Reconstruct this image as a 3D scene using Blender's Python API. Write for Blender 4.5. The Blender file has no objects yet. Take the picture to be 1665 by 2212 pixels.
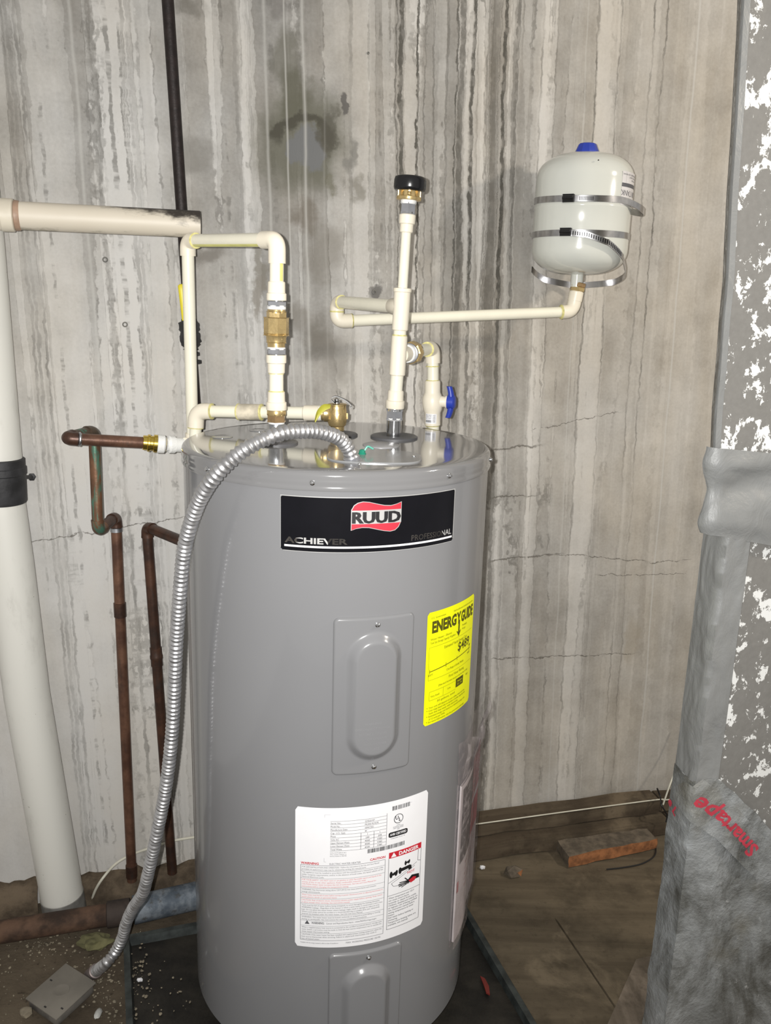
import bpy, bmesh, math, random
from math import sin, cos, pi, sqrt, atan2, hypot
from mathutils import Vector, Matrix, noise as mnoise
random.seed(7)
S = bpy.context.scene
COL = S.collection
# ------------------------------------------------------------------ camera
W, H, F = 1665, 2212, 1850.0
PITCH, ROLL = 0.24188, 0.0288
CAM = Vector((0, 0, 1.34))
_fw = Vector((0, cos(PITCH), -sin(PITCH)))
_up = Vector((0, sin(PITCH), cos(PITCH)))
_rt = Vector((1, 0, 0))
RT = _rt * cos(ROLL) + _up * sin(ROLL)
UP = _up * cos(ROLL) - _rt * sin(ROLL)
cd = bpy.data.cameras.new('camera')
cd.sensor_fit = 'HORIZONTAL'; cd.sensor_width = 36.0; cd.lens = F * 36.0 / W
cd.clip_start = 0.02; cd.clip_end = 50
cam = bpy.data.objects.new('camera', cd); COL.objects.link(cam)
cam.matrix_world = Matrix.Translation(CAM) @ Matrix((RT, UP, -_fw)).transposed().to_4x4()
S.camera = cam
# ------------------------------------------------------------------ world, lamps, exposure
wd = bpy.data.worlds.new('world'); S.world = wd; wd.use_nodes = True
wd.node_tree.nodes['Background'].inputs[0].default_value = (1.0, 0.96, 0.9, 1)
wd.node_tree.nodes['Background'].inputs[1].default_value = 0.19
def lamp(name, kind, loc, energy, color, size, target=None, **kw):
    d = bpy.data.lights.new(name, kind); d.energy = energy; d.color = color
    if kind == 'AREA': d.shape = 'DISK'; d.size = size
    else: d.shadow_soft_size = size
    for k, v in kw.items(): setattr(d, k, v)
    o = bpy.data.objects.new(name, d); COL.objects.link(o); o.location = loc
    if target is not None:
        o.rotation_euler = (Vector(target) - Vector(loc)).to_track_quat('-Z', 'Y').to_euler()
    return o
FLASH = lamp('flash_lamp', 'SPOT', CAM + RT * -0.03 + UP * 0.012, 53.0, (1.0, 0.985, 0.96), 0.006,
             target=CAM + _fw + UP * 0.12 - RT * .06, spot_size=2.3, spot_blend=1.0)
BULB = lamp('ceiling_bulb', 'POINT', (1.85, 0.98, 2.1), 30.0, (1.0, 0.90, 0.77), 0.07)
S.view_settings.view_transform = 'Standard'; S.view_settings.look = 'None'
S.view_settings.gamma = 1.0; S.view_settings.use_curve_mapping = False
S.view_settings.exposure = 1.10
S.cycles.max_bounces = 6; S.cycles.diffuse_bounces = 3; S.cycles.glossy_bounces = 4; S.cycles.caustics_reflective = False; S.cycles.caustics_refractive = False
# ------------------------------------------------------------------ places in the room
WA, WB = 0.265, 1.867                     # back wall: y = WA*x + WB
WN = Vector((WA, -1, 0)).normalized()     # wall normal, into the room
WD = Vector((1, WA, 0)).normalized()      # along the wall
W0 = Vector((0, WB, 0))
HX, HY, HR = -0.0854, 1.4486, 0.26        # water heater axis and radius
ZT = CAM.z - 0.23616                      # heater top
ZB = ZT - 1.034                           # heater bottom
def ray(x, y): return _fw + RT * ((x - W / 2) / F) - UP * ((y - H / 2) / F)
def on_z(x, y, z=0.0): d = ray(x, y); return CAM + d * ((z - CAM.z) / d.z)
def on_y(x, y, Y): d = ray(x, y); return CAM + d * (Y / d.y)
def on_wall(x, y, off=0.0):
    d = ray(x, y); return CAM + d * (WN.dot(W0 + WN * off - CAM) / WN.dot(d))
def on_cyl(x, y, r=HR):
    d = ray(x, y); a = d.x ** 2 + d.y ** 2; b = -(d.x * HX + d.y * HY); c = HX ** 2 + HY ** 2 - r * r
    q = b * b - a * c
    t = (-b - sqrt(max(q, 0))) / a; p = CAM + d * t
    return atan2(p.x - HX, HY - p.y), p.z
def rad(P, wpx): return wpx / 2 * (P - CAM).dot(_fw) / F
def uv(x, y): p = on_wall(x, y); return (p - W0).dot(WD), p.z
def at_w(u, t, z): return W0 + WD * u + WN * t + Vector((0, 0, z))
# ------------------------------------------------------------------ materials
class NT:
    def __init__(s, name):
        s.m = bpy.data.materials.new(name); s.m.use_nodes = True
        s.t = s.m.node_tree; s.n = s.t.nodes; s.l = s.t.links
        s.p = s.n['Principled BSDF']; s.out = s.n['Material Output']
        s.tc = s.n.new('ShaderNodeTexCoord')
    def set(s, sock, v):
        if hasattr(v, 'links') or isinstance(v, bpy.types.NodeSocket): s.l.new(v, sock)
        elif isinstance(v, (tuple, list)) and sock.type == 'RGBA' and len(v) == 3: sock.default_value = (*v, 1)
        else: sock.default_value = v
    def math(s, op, a, b=None, c=None, clamp=False):
        n = s.n.new('ShaderNodeMath'); n.operation = op; n.use_clamp = clamp
        for i, v in enumerate((a, b, c)):
            if v is not None: s.set(n.inputs[i], v)
        return n.outputs[0]
    def mix(s, f, a, b, blend='MIX'):
        n = s.n.new('ShaderNodeMix'); n.data_type = 'RGBA'; n.blend_type = blend
        s.set(n.inputs[0], f); s.set(n.inputs[6], a); s.set(n.inputs[7], b); return n.outputs[2]
    def noise(s, vec, scale, detail=4, rough=.55, dist=0.0, color=False):
        n = s.n.new('ShaderNodeTexNoise')
        if vec is not None: s.set(n.inputs['Vector'], vec)
        n.inputs['Scale'].default_value = scale; n.inputs['Detail'].default_value = detail
        n.inputs['Roughness'].default_value = rough; n.inputs['Distortion'].default_value = dist
        return n.outputs['Color' if color else 'Fac']
    def scale(s, vec, sc, off=(0, 0, 0)):
        n = s.n.new('ShaderNodeMapping'); s.set(n.inputs[0], vec); n.inputs['Scale'].default_value = sc
        n.inputs['Location'].default_value = off; return n.outputs[0]
    def comb(s, x, y, z=0.0):
        n = s.n.new('ShaderNodeCombineXYZ')
        for i, v in enumerate((x, y, z)): s.set(n.inputs[i], v)
        return n.outputs[0]
    def sep(s, v): n = s.n.new('ShaderNodeSeparateXYZ'); s.set(n.inputs[0], v); return n.outputs
    def ramp(s, f, stops, interp='LINEAR'):
        n = s.n.new('ShaderNodeValToRGB'); r = n.color_ramp; r.interpolation = interp; s.set(n.inputs[0], f)
        stops = sorted(stops, key=lambda q: q[0])
        while len(r.elements) < len(stops): r.elements.new(0.5)
        for e, (p, c) in zip(r.elements, stops):
            e.position = min(max(p, 0), 1); e.color = (c, c, c, 1) if not isinstance(c, (tuple, list)) else (*c, 1)
        return n.outputs[0]
    def step(s, f, a, b):                    # smooth 0..1 between a and b
        n = s.n.new('ShaderNodeMapRange'); n.interpolation_type = 'SMOOTHSTEP'
        s.set(n.inputs[0], f); n.inputs[1].default_value = a; n.inputs[2].default_value = b; return n.outputs[0]
    def bump(s, h, strength=.3, dist=.002):
        n = s.n.new('ShaderNodeBump'); n.inputs['Strength'].default_value = strength
        n.inputs['Distance'].default_value = dist; s.set(n.inputs['Height'], h); s.l.new(n.outputs[0], s.p.inputs['Normal'])
    def fin(s, **kw):
        for k, v in kw.items(): s.set(s.p.inputs[k.replace('_', ' ')], v)
        return s.m
MATS = {}
def mat(name, color, rough=.5, metal=0.0, var=0.08, vs=30.0, coat=0.0, bump=0.0, bs=120.0, spec=0.5, rv=0.0):
    if name in MATS: return MATS[name]
    t = NT(name); o = t.tc.outputs['Object']
    n = t.noise(o, vs, 5); c0 = tuple(max(0, c * (1 - var)) for c in color); c1 = tuple(c * (1 + var) for c in color)
    col = t.mix(t.step(n, .3, .7), c0, c1)
    if bump: t.bump(t.noise(o, bs, 4), bump, .002)
    r = rough if not rv else t.math('MULTIPLY_ADD', t.noise(o, vs * 1.7, 4), rv, rough - rv / 2)
    t.fin(Base_Color=col, Roughness=r, Metallic=metal, Coat_Weight=coat, Specular_IOR_Level=spec)
    t.p.inputs['Coat Roughness'].default_value = .05
    MATS[name] = t.m; return t.m
CPVC = mat('cream_plastic', (.80, .77, .64), .28, var=.03, vs=12, rv=.1)
CPVC2 = mat('cream_plastic_fitting', (.80, .74, .61), .32, var=.03, vs=15, rv=.1)
PRIMER = mat('yellow_cement', (.66, .61, .26), .35, var=.2, vs=150)
CHROME = mat('bright_steel', (.72, .73, .75), .16, 1.0, var=.06, vs=60)
NUTM = mat('dull_steel', (.42, .43, .46), .34, .7, var=.08, vs=60)
GALV = mat('zinc', (.55, .57, .6), .38, 1.0, var=.2, vs=80, rv=.2)
BRASS = mat('brass', (.64, .48, .23), .28, .8, var=.1, vs=60, rv=.15, bump=.1, bs=260)
BRASSD = mat('dark_brass', (.46, .31, .16), .32, .8, var=.15, vs=80)
TAPEW = mat('white_thread_tape', (.8, .8, .78), .6, var=.06, bump=.4, bs=400)
BLACKP = mat('black_plastic', (.008, .008, .009), .22, var=.1)
BLUE = mat('blue_plastic', (.02, .045, .36), .38, var=.06)
GREYP = mat('grey_enamel', (.198, .200, .207), .2, var=.02, vs=3, coat=.35, rv=.04)
LIDP = mat('grey_lid_enamel', (.18, .18, .183), .11, var=.02, vs=3, coat=.6)
GASK = mat('dark_grey_gasket', (.09, .09, .095), .45, var=.1)
TANKP = mat('pale_enamel', (.60, .61, .56), .14, var=.015, vs=8, coat=.4)
STRAP = mat('strap_steel', (.55, .55, .56), .22, 1.0, var=.1, vs=90)
WHITE = mat('white_label_vinyl', (.80, .80, .82), .32, var=.01)
BLACKI = mat('black_ink', (.008, .008, .009), .5, var=.05)
GREYI = mat('grey_ink', (.09, .09, .10), .5, var=.05)
REDI = mat('red_ink', (.52, .02, .035), .45, var=.05)
PINKI = mat('pale_red_ink', (.62, .14, .15), .5, var=.05)
YELLOW = mat('yellow_label_vinyl', (.78, .80, .0), .4, var=.02)
YINK = mat('olive_ink', (.07, .065, .0), .5, var=.05)
PLATEB = mat('black_gloss_vinyl', (.004, .004, .006), .22, var=.1, spec=.25)
SILVER = mat('silver_print', (.52, .52, .51), .35, .35, var=.05)
SHADESIL = mat('shaded_chrome_print', (.055, .050, .045), .3, .3, var=.5, vs=45)  # chrome letters outside the painted reflection
REDL = mat('red_logo_print', (.50, .03, .05), .35, var=.06)
GREENW = mat('green_wire', (.01, .22, .14), .4, var=.1)
YTAG = mat('yellow_tag', (.5, .48, .06), .5, var=.1)
RUBBER = mat('black_rubber', (.025, .025, .027), .6, var=.5, vs=25, bump=.3)
def copper_mat(name, a, b, green=0.0):
    t = NT(name); o = t.tc.outputs['Object']
    n = t.noise(o, 22, 6, .6); n2 = t.noise(t.scale(o, (1, 1, .25)), 40, 5, .6)
    c = t.mix(t.step(n, .35, .65), a, b)
    c = t.mix(t.math('MULTIPLY', t.step(n2, .55, .7), .6), c, (.05, .045, .04))
    if green: c = t.mix(t.math('MULTIPLY', t.step(t.noise(t.scale(o, (1, 1, .3)), 35, 6, .65, .6), .62 - green * .2, .72 - green * .2), .85), c, (.07, .22, .16))
    t.bump(t.noise(o, 180, 4), .25, .001)
    t.fin(Base_Color=c, Roughness=t.math('MULTIPLY_ADD', n, .3, .25), Metallic=.45); return t.m
COPPER = copper_mat('tarnished_copper', (.10, .05, .034), (.19, .098, .062))
COPPERG = copper_mat('green_stained_copper', (.13, .07, .042), (.22, .11, .06), .55)
COPPERD = copper_mat('dark_copper', (.045, .026, .02), (.10, .048, .03))
COPPERV = copper_mat('verdigris_copper', (.07, .06, .045), (.12, .08, .055), .35)
IRON = mat('black_iron', (.018, .012, .011), .55, .3, var=.35, vs=60, bump=.4)
RUST = mat('rusty_iron', (.075, .042, .026), .85, .1, var=.6, vs=28, bump=.5)
def pvc_mat(name, col, grime):
    t = NT(name); o = t.tc.outputs['Object']
    n = t.noise(t.scale(o, (1.2, 1.2, .5)), 14, 6, .65); f = t.noise(o, 160, 3)
    c = t.mix(t.math('MULTIPLY', t.step(n, .58 - .1 * grime, .82), .75 * grime), col, (.10, .085, .06))
    c = t.mix(t.step(f, .72, .78), c, (.16, .13, .09))
    t.fin(Base_Color=c, Roughness=.4); return t.m
PVC = pvc_mat('off_white_drain_plastic', (.68, .67, .62), .5)
def pvch_mat():
    t = NT('stained_drain_plastic'); o = t.tc.outputs['Object']; s = t.sep(o)
    n = t.noise(t.scale(o, (.4, 1, 1)), 45, 6, .7)
    # soot sits on the upper side towards the open end (x is along the pipe, z is up)
    k = t.math('ADD', t.math('MULTIPLY_ADD', s[0], 4.2, .55), t.math('MULTIPLY', s[2], 26.0))
    m = t.step(t.math('ADD', k, t.math('MULTIPLY', t.math('SUBTRACT', n, .5), 1.8)), .30, .85)
    c = t.mix(t.noise(o, 8, 4), (.56, .50, .40), (.63, .58, .49))
    c = t.mix(m, c, (.035, .028, .022))
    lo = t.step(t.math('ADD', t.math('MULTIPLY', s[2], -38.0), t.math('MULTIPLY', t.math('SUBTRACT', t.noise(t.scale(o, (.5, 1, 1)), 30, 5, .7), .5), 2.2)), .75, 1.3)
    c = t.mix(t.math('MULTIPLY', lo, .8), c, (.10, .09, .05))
    t.fin(Base_Color=c, Roughness=.5); return t.m
PVCH = pvch_mat()
def wood_mat(name, a, b, along=0):
    t = NT(name); o = t.tc.outputs['Object']; sc = [26, 26, 26]; sc[along] = 2.2
    n = t.noise(t.scale(o, sc), 1.0, 6, .6, .4); n2 = t.noise(o, 9, 6, .65)
    c = t.mix(t.step(n, .3, .72), a, b); c = t.mix(t.math('MULTIPLY', t.step(n2, .45, .7), .6), c, tuple(x * .45 for x in a))
    d = t.noise(o, 5.5, 7, .62, .6); c = t.mix(t.math('MULTIPLY', t.step(d, .56, .70), .55), c, tuple(x * 1.75 for x in b)); c = t.mix(t.math('MULTIPLY', t.step(t.noise(o, 75, 4, .6), .55, .75), .35), c, tuple(x * .5 for x in a))
    t.bump(t.math('ADD', n, t.noise(o, 60, 5)), .4, .002); t.fin(Base_Color=c, Roughness=.85, Specular_IOR_Level=.2); return t.m
TIMBER = wood_mat('old_timber', (.075, .056, .038), (.125, .098, .066))
PLY = wood_mat('dirty_plywood', (.095, .075, .050), (.145, .116, .078))
PLY2 = wood_mat('speckled_board', (.13, .105, .078), (.22, .18, .14), 1)
BRICK = mat('weathered_brick_top', (.115, .092, .066), .9, var=.35, vs=45, bump=.5)
ORANGE = mat('raw_orange_brick', (.27, .11, .042), .9, var=.35, vs=60, bump=.5)
def dirt_mat():
    t = NT('dirt_floor'); o = t.tc.outputs['Object']
    n = t.noise(o, 5, 8, .6); n2 = t.noise(o, 60, 5, .6)
    c = t.mix(t.step(n, .35, .65), (.06, .047, .034), (.12, .096, .068)); c = t.mix(t.step(n2, .6, .75), c, (.045, .035, .025))
    t.bump(t.math('ADD', n2, n), .5, .006); t.fin(Base_Color=c, Roughness=.95, Specular_IOR_Level=.15); return t.m
DIRT = dirt_mat()
PAN = mat('dark_painted_steel', (.05, .058, .056), .5, .4, var=.4, vs=30, bump=.2)
PANIN = mat('wet_black_grime', (.014, .012, .009), .55, var=.6, vs=18, bump=.5, bs=70)
STONE = mat('pale_chips', (.21, .18, .13), .9, var=.4, vs=30)
BOXM = mat('dusty_steel_plate', (.175, .16, .135), .8, .0, var=.14, vs=12)
WIREW = mat('white_cable', (.62, .60, .50), .5, var=.08)
WIREB = mat('black_wire', (.012, .012, .012), .5)
LEAF = mat('yellow_fibre', (.125, .118, .055), .95, var=.3, vs=40, bump=.6)
def film_mat():
    t = NT('clear_film'); tr = t.n.new('ShaderNodeBsdfTransparent'); tr.inputs[0].default_value = (.95, .94, .95, 1)
    gl = t.n.new('ShaderNodeBsdfPrincipled'); gl.inputs['Base Color'].default_value = (.55, .50, .50, 1); gl.inputs['Roughness'].default_value = .25
    mx = t.n.new('ShaderNodeMixShader'); t.set(mx.inputs[0], t.math('MULTIPLY_ADD', t.step(t.noise(t.tc.outputs['Object'], 45, 5, .6, 1.0), .45, .75), .35, .18))
    t.l.new(tr.outputs[0], mx.inputs[1]); t.l.new(gl.outputs[0], mx.inputs[2]); t.l.new(mx.outputs[0], t.out.inputs[0]); return t.m
FILM = film_mat()
# ---- poured concrete with lime runs
def concrete():
    t = NT('streaked_concrete'); s = t.sep(t.tc.outputs['Object']); u, v = s[0], s[2]
    K = SHEAR
    us = t.math('MULTIPLY_ADD', v, K, u)
    U0, UL = -1.15, 2.5
    def pos(x, y): a, b = uv(x, y); return (a + K * b - U0) / UL
    def tt(q): return t.math('DIVIDE', t.math('SUBTRACT', q, U0), UL)
    vec = t.comb(us, 0.0, v)
    nA = t.noise(t.scale(vec, (9, 1, 5)), 1.0, 3, .5); nB = t.noise(t.scale(vec, (60, 1, 38)), 1.0, 4, .6)
    nC = t.noise(t.scale(vec, (30, 1, 3)), 1.0, 4, .6)
    jag = t.math('ADD', t.math('MULTIPLY', t.math('SUBTRACT', nA, .5), .020), t.math('MULTIPLY', t.math('SUBTRACT', nB, .5), .0165))
    soft = t.math('MULTIPLY', t.math('SUBTRACT', nA, .5), .012)
    uj = tt(t.math('ADD', us, jag)); ul = tt(t.math('ADD', us, soft))
    # tone bands, (photo x at its top, tone)
    bands = [(-60, .45), (30, .46), (42, .40), (60, .56), (118, .55), (150, .42), (200, .34), (212, .66), (275, .66), (285, .42), (330, .5), (400, .40), (455, .44), (500, .42),
             (520, .58), (542, .60), (552, .36), (600, .40), (660, .34), (760, .38), (815, .40), (830, .55), (852, .56), (862, .42)]
    def win(q, lo, hi): return t.math('DIVIDE', t.math('SUBTRACT', q, lo), hi - lo, clamp=True)
    def multi(q, stops, interp, n=7):            # a long ramp, cut into short ones so that its edges stay crisp
        stops = sorted(stops); out = None
        for i in range(0, len(stops) - 1, n):
            ch = stops[i:i + n + 1]; lo, hi = ch[0][0] - .002, ch[-1][0] + .002
            r = t.sep(t.ramp(win(q, lo, hi), [((p - lo) / (hi - lo), c) for p, c in ch], interp))[0]
            if out is None: out = r
            else:
                g = t.math('GREATER_THAN', q, ch[0][0]); out = t.math('ADD', t.math('MULTIPLY', out, t.math('SUBTRACT', 1.0, g)), t.math('MULTIPLY', r, g))
        return out
    B1 = [(pos(x, 200), c) for x, c in bands]
    bands2 = [(800, 0.40), (866, .34), (876, .54), (898, .52), (908, .42), (985, .40), (1000, .34), (1006, .50), (1018, .50), (1030, .36), (1040, .50), (1060, .36), (1092, .34), (1100, .52), (1112, .5), (1122, .40), (1160, .42), (1168, .60), (1182, .58), (1197, .42),
              (1275, .43), (1287, .58), (1325, .57), (1335, .45), (1405, .49), (1415, .45), (1500, .48), (1600, .47)]
    B2 = [(pos(x, 200), c) for x, c in bands2]
    BB = sorted([q for q in B1 if q[0] < pos(820, 200)] + [q for q in B2 if q[0] > pos(850, 200)])
    tone = t.math('ADD', t.math('MULTIPLY', multi(uj, BB, 'LINEAR'), .45), t.math('MULTIPLY', multi(uj, BB, 'CONSTANT'), .55))
    # lime runs with crisp ragged rims
    jg = t.math('MULTIPLY', t.math('SUBTRACT', nB, .5), .13)
    def runs(su, sv, off, thr, w):
        n = t.math('ADD', t.noise(t.scale(vec, (su, 1, sv), off), 1.0, 1.6, .5), jg)
        return t.step(n, thr, thr + .012), t.step(t.math('ABSOLUTE', t.math('SUBTRACT', n, thr)), w, w * .3)
    m1, o1 = runs(10, .42, (3.7, 0, 1.1), .52, .016)
    m2, o2 = runs(30, .6, (1.3, 0, 4.2), .58, .018)
    m3, o3 = runs(70, 1.3, (7.3, 0, 2.2), .66, .012)
    tone = t.math('ADD', tone, t.math('ADD', t.math('MULTIPLY', t.math('ADD', t.math('MULTIPLY_ADD', m1, .12, -.05), t.math('ADD', t.math('MULTIPLY', m2, .09), t.math('MULTIPLY', m3, .06))), t.math('MULTIPLY_ADD', t.step(us, .22, .45), -.65, 1.0)), 0.0))
    vf = t.math('MULTIPLY', t.math('SUBTRACT', t.noise(t.scale(vec, (3.5, 1, 2.6)), 1.0, 5, .6), .5), .40)
    st = t.math('MULTIPLY', t.math('SUBTRACT', t.noise(t.scale(vec, (55, 1, 1.1)), 1.0, 4, .6), .5), .12)
    fi = t.math('MULTIPLY', t.math('SUBTRACT', t.noise(vec, 160, 3), .5), .12)
    bl = t.math('MULTIPLY', t.math('SUBTRACT', t.noise(vec, 12, 6, .65), .5), .30)
    val = t.math('ADD', t.math('ADD', tone, vf), t.math('ADD', t.math('ADD', st, fi), bl))
    lowl = t.math('MULTIPLY', t.math('MULTIPLY', t.step(v, 1.75, .8), t.step(us, .25, -.1)), .24)  # lower left made paler: nearness of the flash painted into the wall tone
    val = t.math('ADD', val, lowl)
    def lines(q, items, soft=.18):
        out = None; items = sorted(items, key=lambda k: pos(k[0], k[1]))
        for i in range(0, len(items), 5):
            ch = items[i:i + 5]; st = []; lo, hi = pos(*ch[0][:2]) - .012, pos(*ch[-1][:2]) + .012
            for x, y, w, a in ch:
                c = (pos(x, y) - lo) / (hi - lo); h = w / 1850 * 1.75 / 2 / UL / (hi - lo)
                st += [(c - h * (1 + soft), 0), (c - h * (1 - soft), a), (c + h * (1 - soft), a), (c + h * (1 + soft), 0)]
            r = t.sep(t.ramp(win(q, lo, hi), [(0, 0), (1, 0)] + st))[0]; out = r if out is None else t.math('MAXIMUM', out, r)
        return out
    brk = t.step(t.noise(t.scale(vec, (6, 1, 7)), 1.0, 4, .65), .40, .62)
    brk2 = t.step(t.noise(t.scale(vec, (5, 1, 16)), 1.0, 4, .7), .46, .60)
    hi = t.step(v, .9, 1.5)
    dA = lines(uj, [(46, 200, 5, .9), (17, 200, 5, .8), (205, 200, 7, 1), (282, 200, 6, .6), (512, 200, 8, .7), (541, 200, 6, .7), (548, 450, 10, .5), (300, 600, 7, .8), (78, 700, 6, .7)])
    dB = lines(uj, [(230, 100, 8, 1), (260, 100, 8, 1), (484, 200, 5, .7), (94, 350, 6, .8), (268, 250, 5, .9), (247, 700, 6, .8), (821, 200, 6, .7), (285, 250, 5, .6), (600, 620, 9, .7)])
    dC = lines(uj, [(868, 200, 9, .95), (858, 200, 3, .7), (903, 150, 5, 1), (983, 250, 4, .9), (994, 250, 13, .72), (1021, 180, 8, 1), (1090, 200, 8, 1), (1068, 200, 20, .5), (1057, 200, 3, .8), (1079, 200, 3, .8), (1116, 200, 7, .7), (1050, 250, 5, .5), (961, 300, 5, .5), (935, 300, 4, .5), (917, 300, 3, .5)])
    dD = lines(uj, [(1284, 200, 4, 1), (1329, 250, 4, .9), (1428, 200, 4, .9), (1396, 300, 3, .8), (1166, 250, 3, .6), (1196, 250, 3, .6), (940, 300, 6, .5), (1015, 400, 9, .8), (1098, 600, 7, .7), (760, 500, 8, .4)])
    rim = t.math('MULTIPLY', t.math('MAXIMUM', t.math('MULTIPLY', o1, .8), t.math('MAXIMUM', t.math('MULTIPLY', o2, .6), t.math('MULTIPLY', o3, .4))), t.math('MULTIPLY_ADD', brk2, .9, .1))
    rim = t.math('MULTIPLY', rim, t.step(us, .75, .35))
    dark = t.math('MAXIMUM', t.math('MAXIMUM', t.math('MULTIPLY', dA, t.math('MULTIPLY_ADD', brk, .42, .16)), t.math('MULTIPLY', dB, t.math('MULTIPLY', brk2, .68))),
                  t.math('MULTIPLY', t.math('MAXIMUM', t.math('MULTIPLY', dC, t.math('MULTIPLY_ADD', t.step(nB, .38, .55), .45, .60)), t.math('MULTIPLY', dD, t.math('MULTIPLY_ADD', brk, .6, .3))), t.math('MULTIPLY_ADD', hi, .45, .55)))
    dark = t.math('MAXIMUM', dark, t.math('MULTIPLY', rim, .55))
    lite = lines(ul, [(165, 200, 5, .6), (297, 200, 5, .6), (318, 200, 6, .45), (575, 200, 5, .6), (618, 200, 2.5, .8), (656, 200, 4.5, .75), (797, 200, 6, .4), (1496, 200, 4, .8), (1262, 200, 3, .5), (700, 300, 3, .2), (385, 200, 4, .4)], .8)
    fine = t.math('MULTIPLY', t.step(t.noise(t.scale(vec, (90, 1, 5)), 1.0, 4, .65), .66, .74), t.math('MULTIPLY', t.step(us, .5, .2), .30))
    # hue
    warm = t.step(t.noise(t.scale(vec, (5, 1, 2)), 1.0, 4, .6), .35, .7)
    warm = t.math('ADD', t.math('MULTIPLY', warm, .55), t.math('MULTIPLY', t.step(us, -.2, .9), .5), clamp=True)
    lo = t.mix(warm, (.158, .152, .138), (.185, .160, .126)); hi_ = t.mix(warm, (.56, .55, .53), (.56, .52, .455))
    col = t.mix(t.step(val, .12, .78), lo, hi_)
    rgrey = t.mix(t.math('MULTIPLY', dark, .85, clamp=True), col, (.06, .056, .046))
    col = t.mix(fine, rgrey, (.085, .08, .068))
    # wet stain
    us0, vs0 = uv(652, 322)
    d1 = t.math('ADD', t.math('SUBTRACT', u, us0), t.math('MULTIPLY', t.math('SUBTRACT', t.noise(vec, 16, 5, .6), .5), .09))
    d2 = t.math('ADD', t.math('SUBTRACT', v, vs0), t.math('MULTIPLY', t.math('SUBTRACT', t.noise(t.scale(vec, (1, 1, 1), (3.1, 0, 1.7)), 18, 5, .6), .5), .09))
    def blob(cx, cy, rx, ry, a, b):
        e1 = t.math('DIVIDE', t.math('SUBTRACT', d1, cx), rx); e2 = t.math('DIVIDE', t.math('SUBTRACT', d2, cy), ry)
        r = t.math('SQRT', t.math('ADD', t.math('MULTIPLY', e1, e1), t.math('MULTIPLY', e2, e2))); return t.step(r, b, a), r, e2
    px = 1.72 / 1850
    def stain(col, x, y, rx, ry, soft, c, amt):
        a, b = uv(x, y); m, r, e = blob(a - us0, b - vs0, rx * px, ry * px, 1 - soft, 1 + soft); return t.mix(t.math('MULTIPLY', m, amt), col, c)
    col = stain(col, 652, 305, 94, 104, .40, (.115, .113, .085), .84)
    col = stain(col, 622, 130, 34, 62, .4, (.13, .125, .10), .70)
    col = stain(col, 640, 205, 30, 50, .4, (.10, .097, .07), .7)
    a, b = uv(655, 325); m, r, e2 = blob(a - us0, b - vs0, 70 * px, 68 * px, .9, 1.1)
    ring = t.math('MULTIPLY', t.math('MULTIPLY', t.step(r, .62, .80), t.step(r, 1.12, .95)), t.step(e2, .0, .35))
    col = t.mix(t.math('MULTIPLY', ring, .9), col, (.06, .056, .042))
    col = stain(col, 662, 322, 38, 38, .15, (.145, .148, .152), .85)
    col = stain(col, 706, 285, 20, 46, .3, (.075, .07, .055), .75)
    for q in ((738, 233, 12, 24, .2, (.085, .08, .075), .85), (762, 335, 12, 30, .4, (.15, .145, .13), .7), (705, 395, 14, 20, .4, (.13, .125, .09), .7),
              (655, 470, 30, 30, .5, (.12, .10, .075), .65), (700, 545, 45, 60, .6, (.17, .155, .13), .6), (692, 735, 34, 50, .6, (.11, .098, .078), .7), (645, 690, 24, 40, .5, (.15, .135, .11), .6), (1364, 1385, 20, 62, .4, (.30, .26, .20), .45), (415, 335, 40, 40, .6, (.17, .16, .14), .6),
              (772, 410, 16, 24, .4, (.15, .14, .11), .6), (440, 545, 50, 18, .6, (.15, .135, .115), .7), (808, 632, 9, 12, .3, (.10, .095, .09), .8), (558, 560, 12, 50, .4, (.18, .165, .135), .7),
              (556, 640, 12, 40, .4, (.2, .18, .15), .7), (400, 15, 30, 16, .6, (.13, .12, .10), .6), (600, 10, 22, 22, .6, (.14, .13, .12), .6), (730, 770, 30, 60, .6, (.2, .185, .16), .6)):
        col = stain(col, *q)
    col = t.mix(t.math('MULTIPLY', lite, .75), col, (.50, .49, .46))
    # hairline cracks and pour lines
    cr = None
    for x0, y0, x1, y1, w in ((60, 1172, 395, 1118, 2.6), (1062, 972, 1160, 962, 5), (1062, 1076, 1150, 1070, 3.5), (1060, 1212, 1205, 1196, 4), (1060, 1425, 1120, 1420, 3), (1150, 930, 1330, 890, 2), (1400, 1215, 1480, 1210, 2), (1205, 1198, 1390, 1212, 2.5), (1140, 1421, 1360, 1412, 2.5), (1290, 1243, 1470, 1240, 2)):
        a0, b0 = uv(x0, y0); a1, b1 = uv(x1, y1); g = (b1 - b0) / (a1 - a0)
        dv = t.math('ABSOLUTE', t.math('ADD', t.math('SUBTRACT', v, t.math('MULTIPLY_ADD', u, g, b0 - a0 * g)), t.math('MULTIPLY', t.math('SUBTRACT', t.noise(vec, 26, 5, .65), .5), .03)))
        m = t.math('MULTIPLY', t.step(dv, w * px * .7, w * px * .2), t.math('MULTIPLY', t.step(u, a0 - .01, a0 + .01), t.step(u, a1 + .03, a1 - .02)))
        cr = m if cr is None else t.math('MAXIMUM', cr, m)
    cr = t.math('MULTIPLY', cr, t.step(nB, .30, .52))
    col = t.mix(t.math('MULTIPLY', cr, .75), col, (.09, .08, .065))
    t.bump(t.math('SUBTRACT', t.math('ADD', val, t.math('MULTIPLY', nB, .25)), t.math('MULTIPLY', t.math('MAXIMUM', dark, cr), .5)), .35, .006)
    t.fin(Base_Color=col, Roughness=.75, Specular_IOR_Level=.25); return t.m
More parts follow.
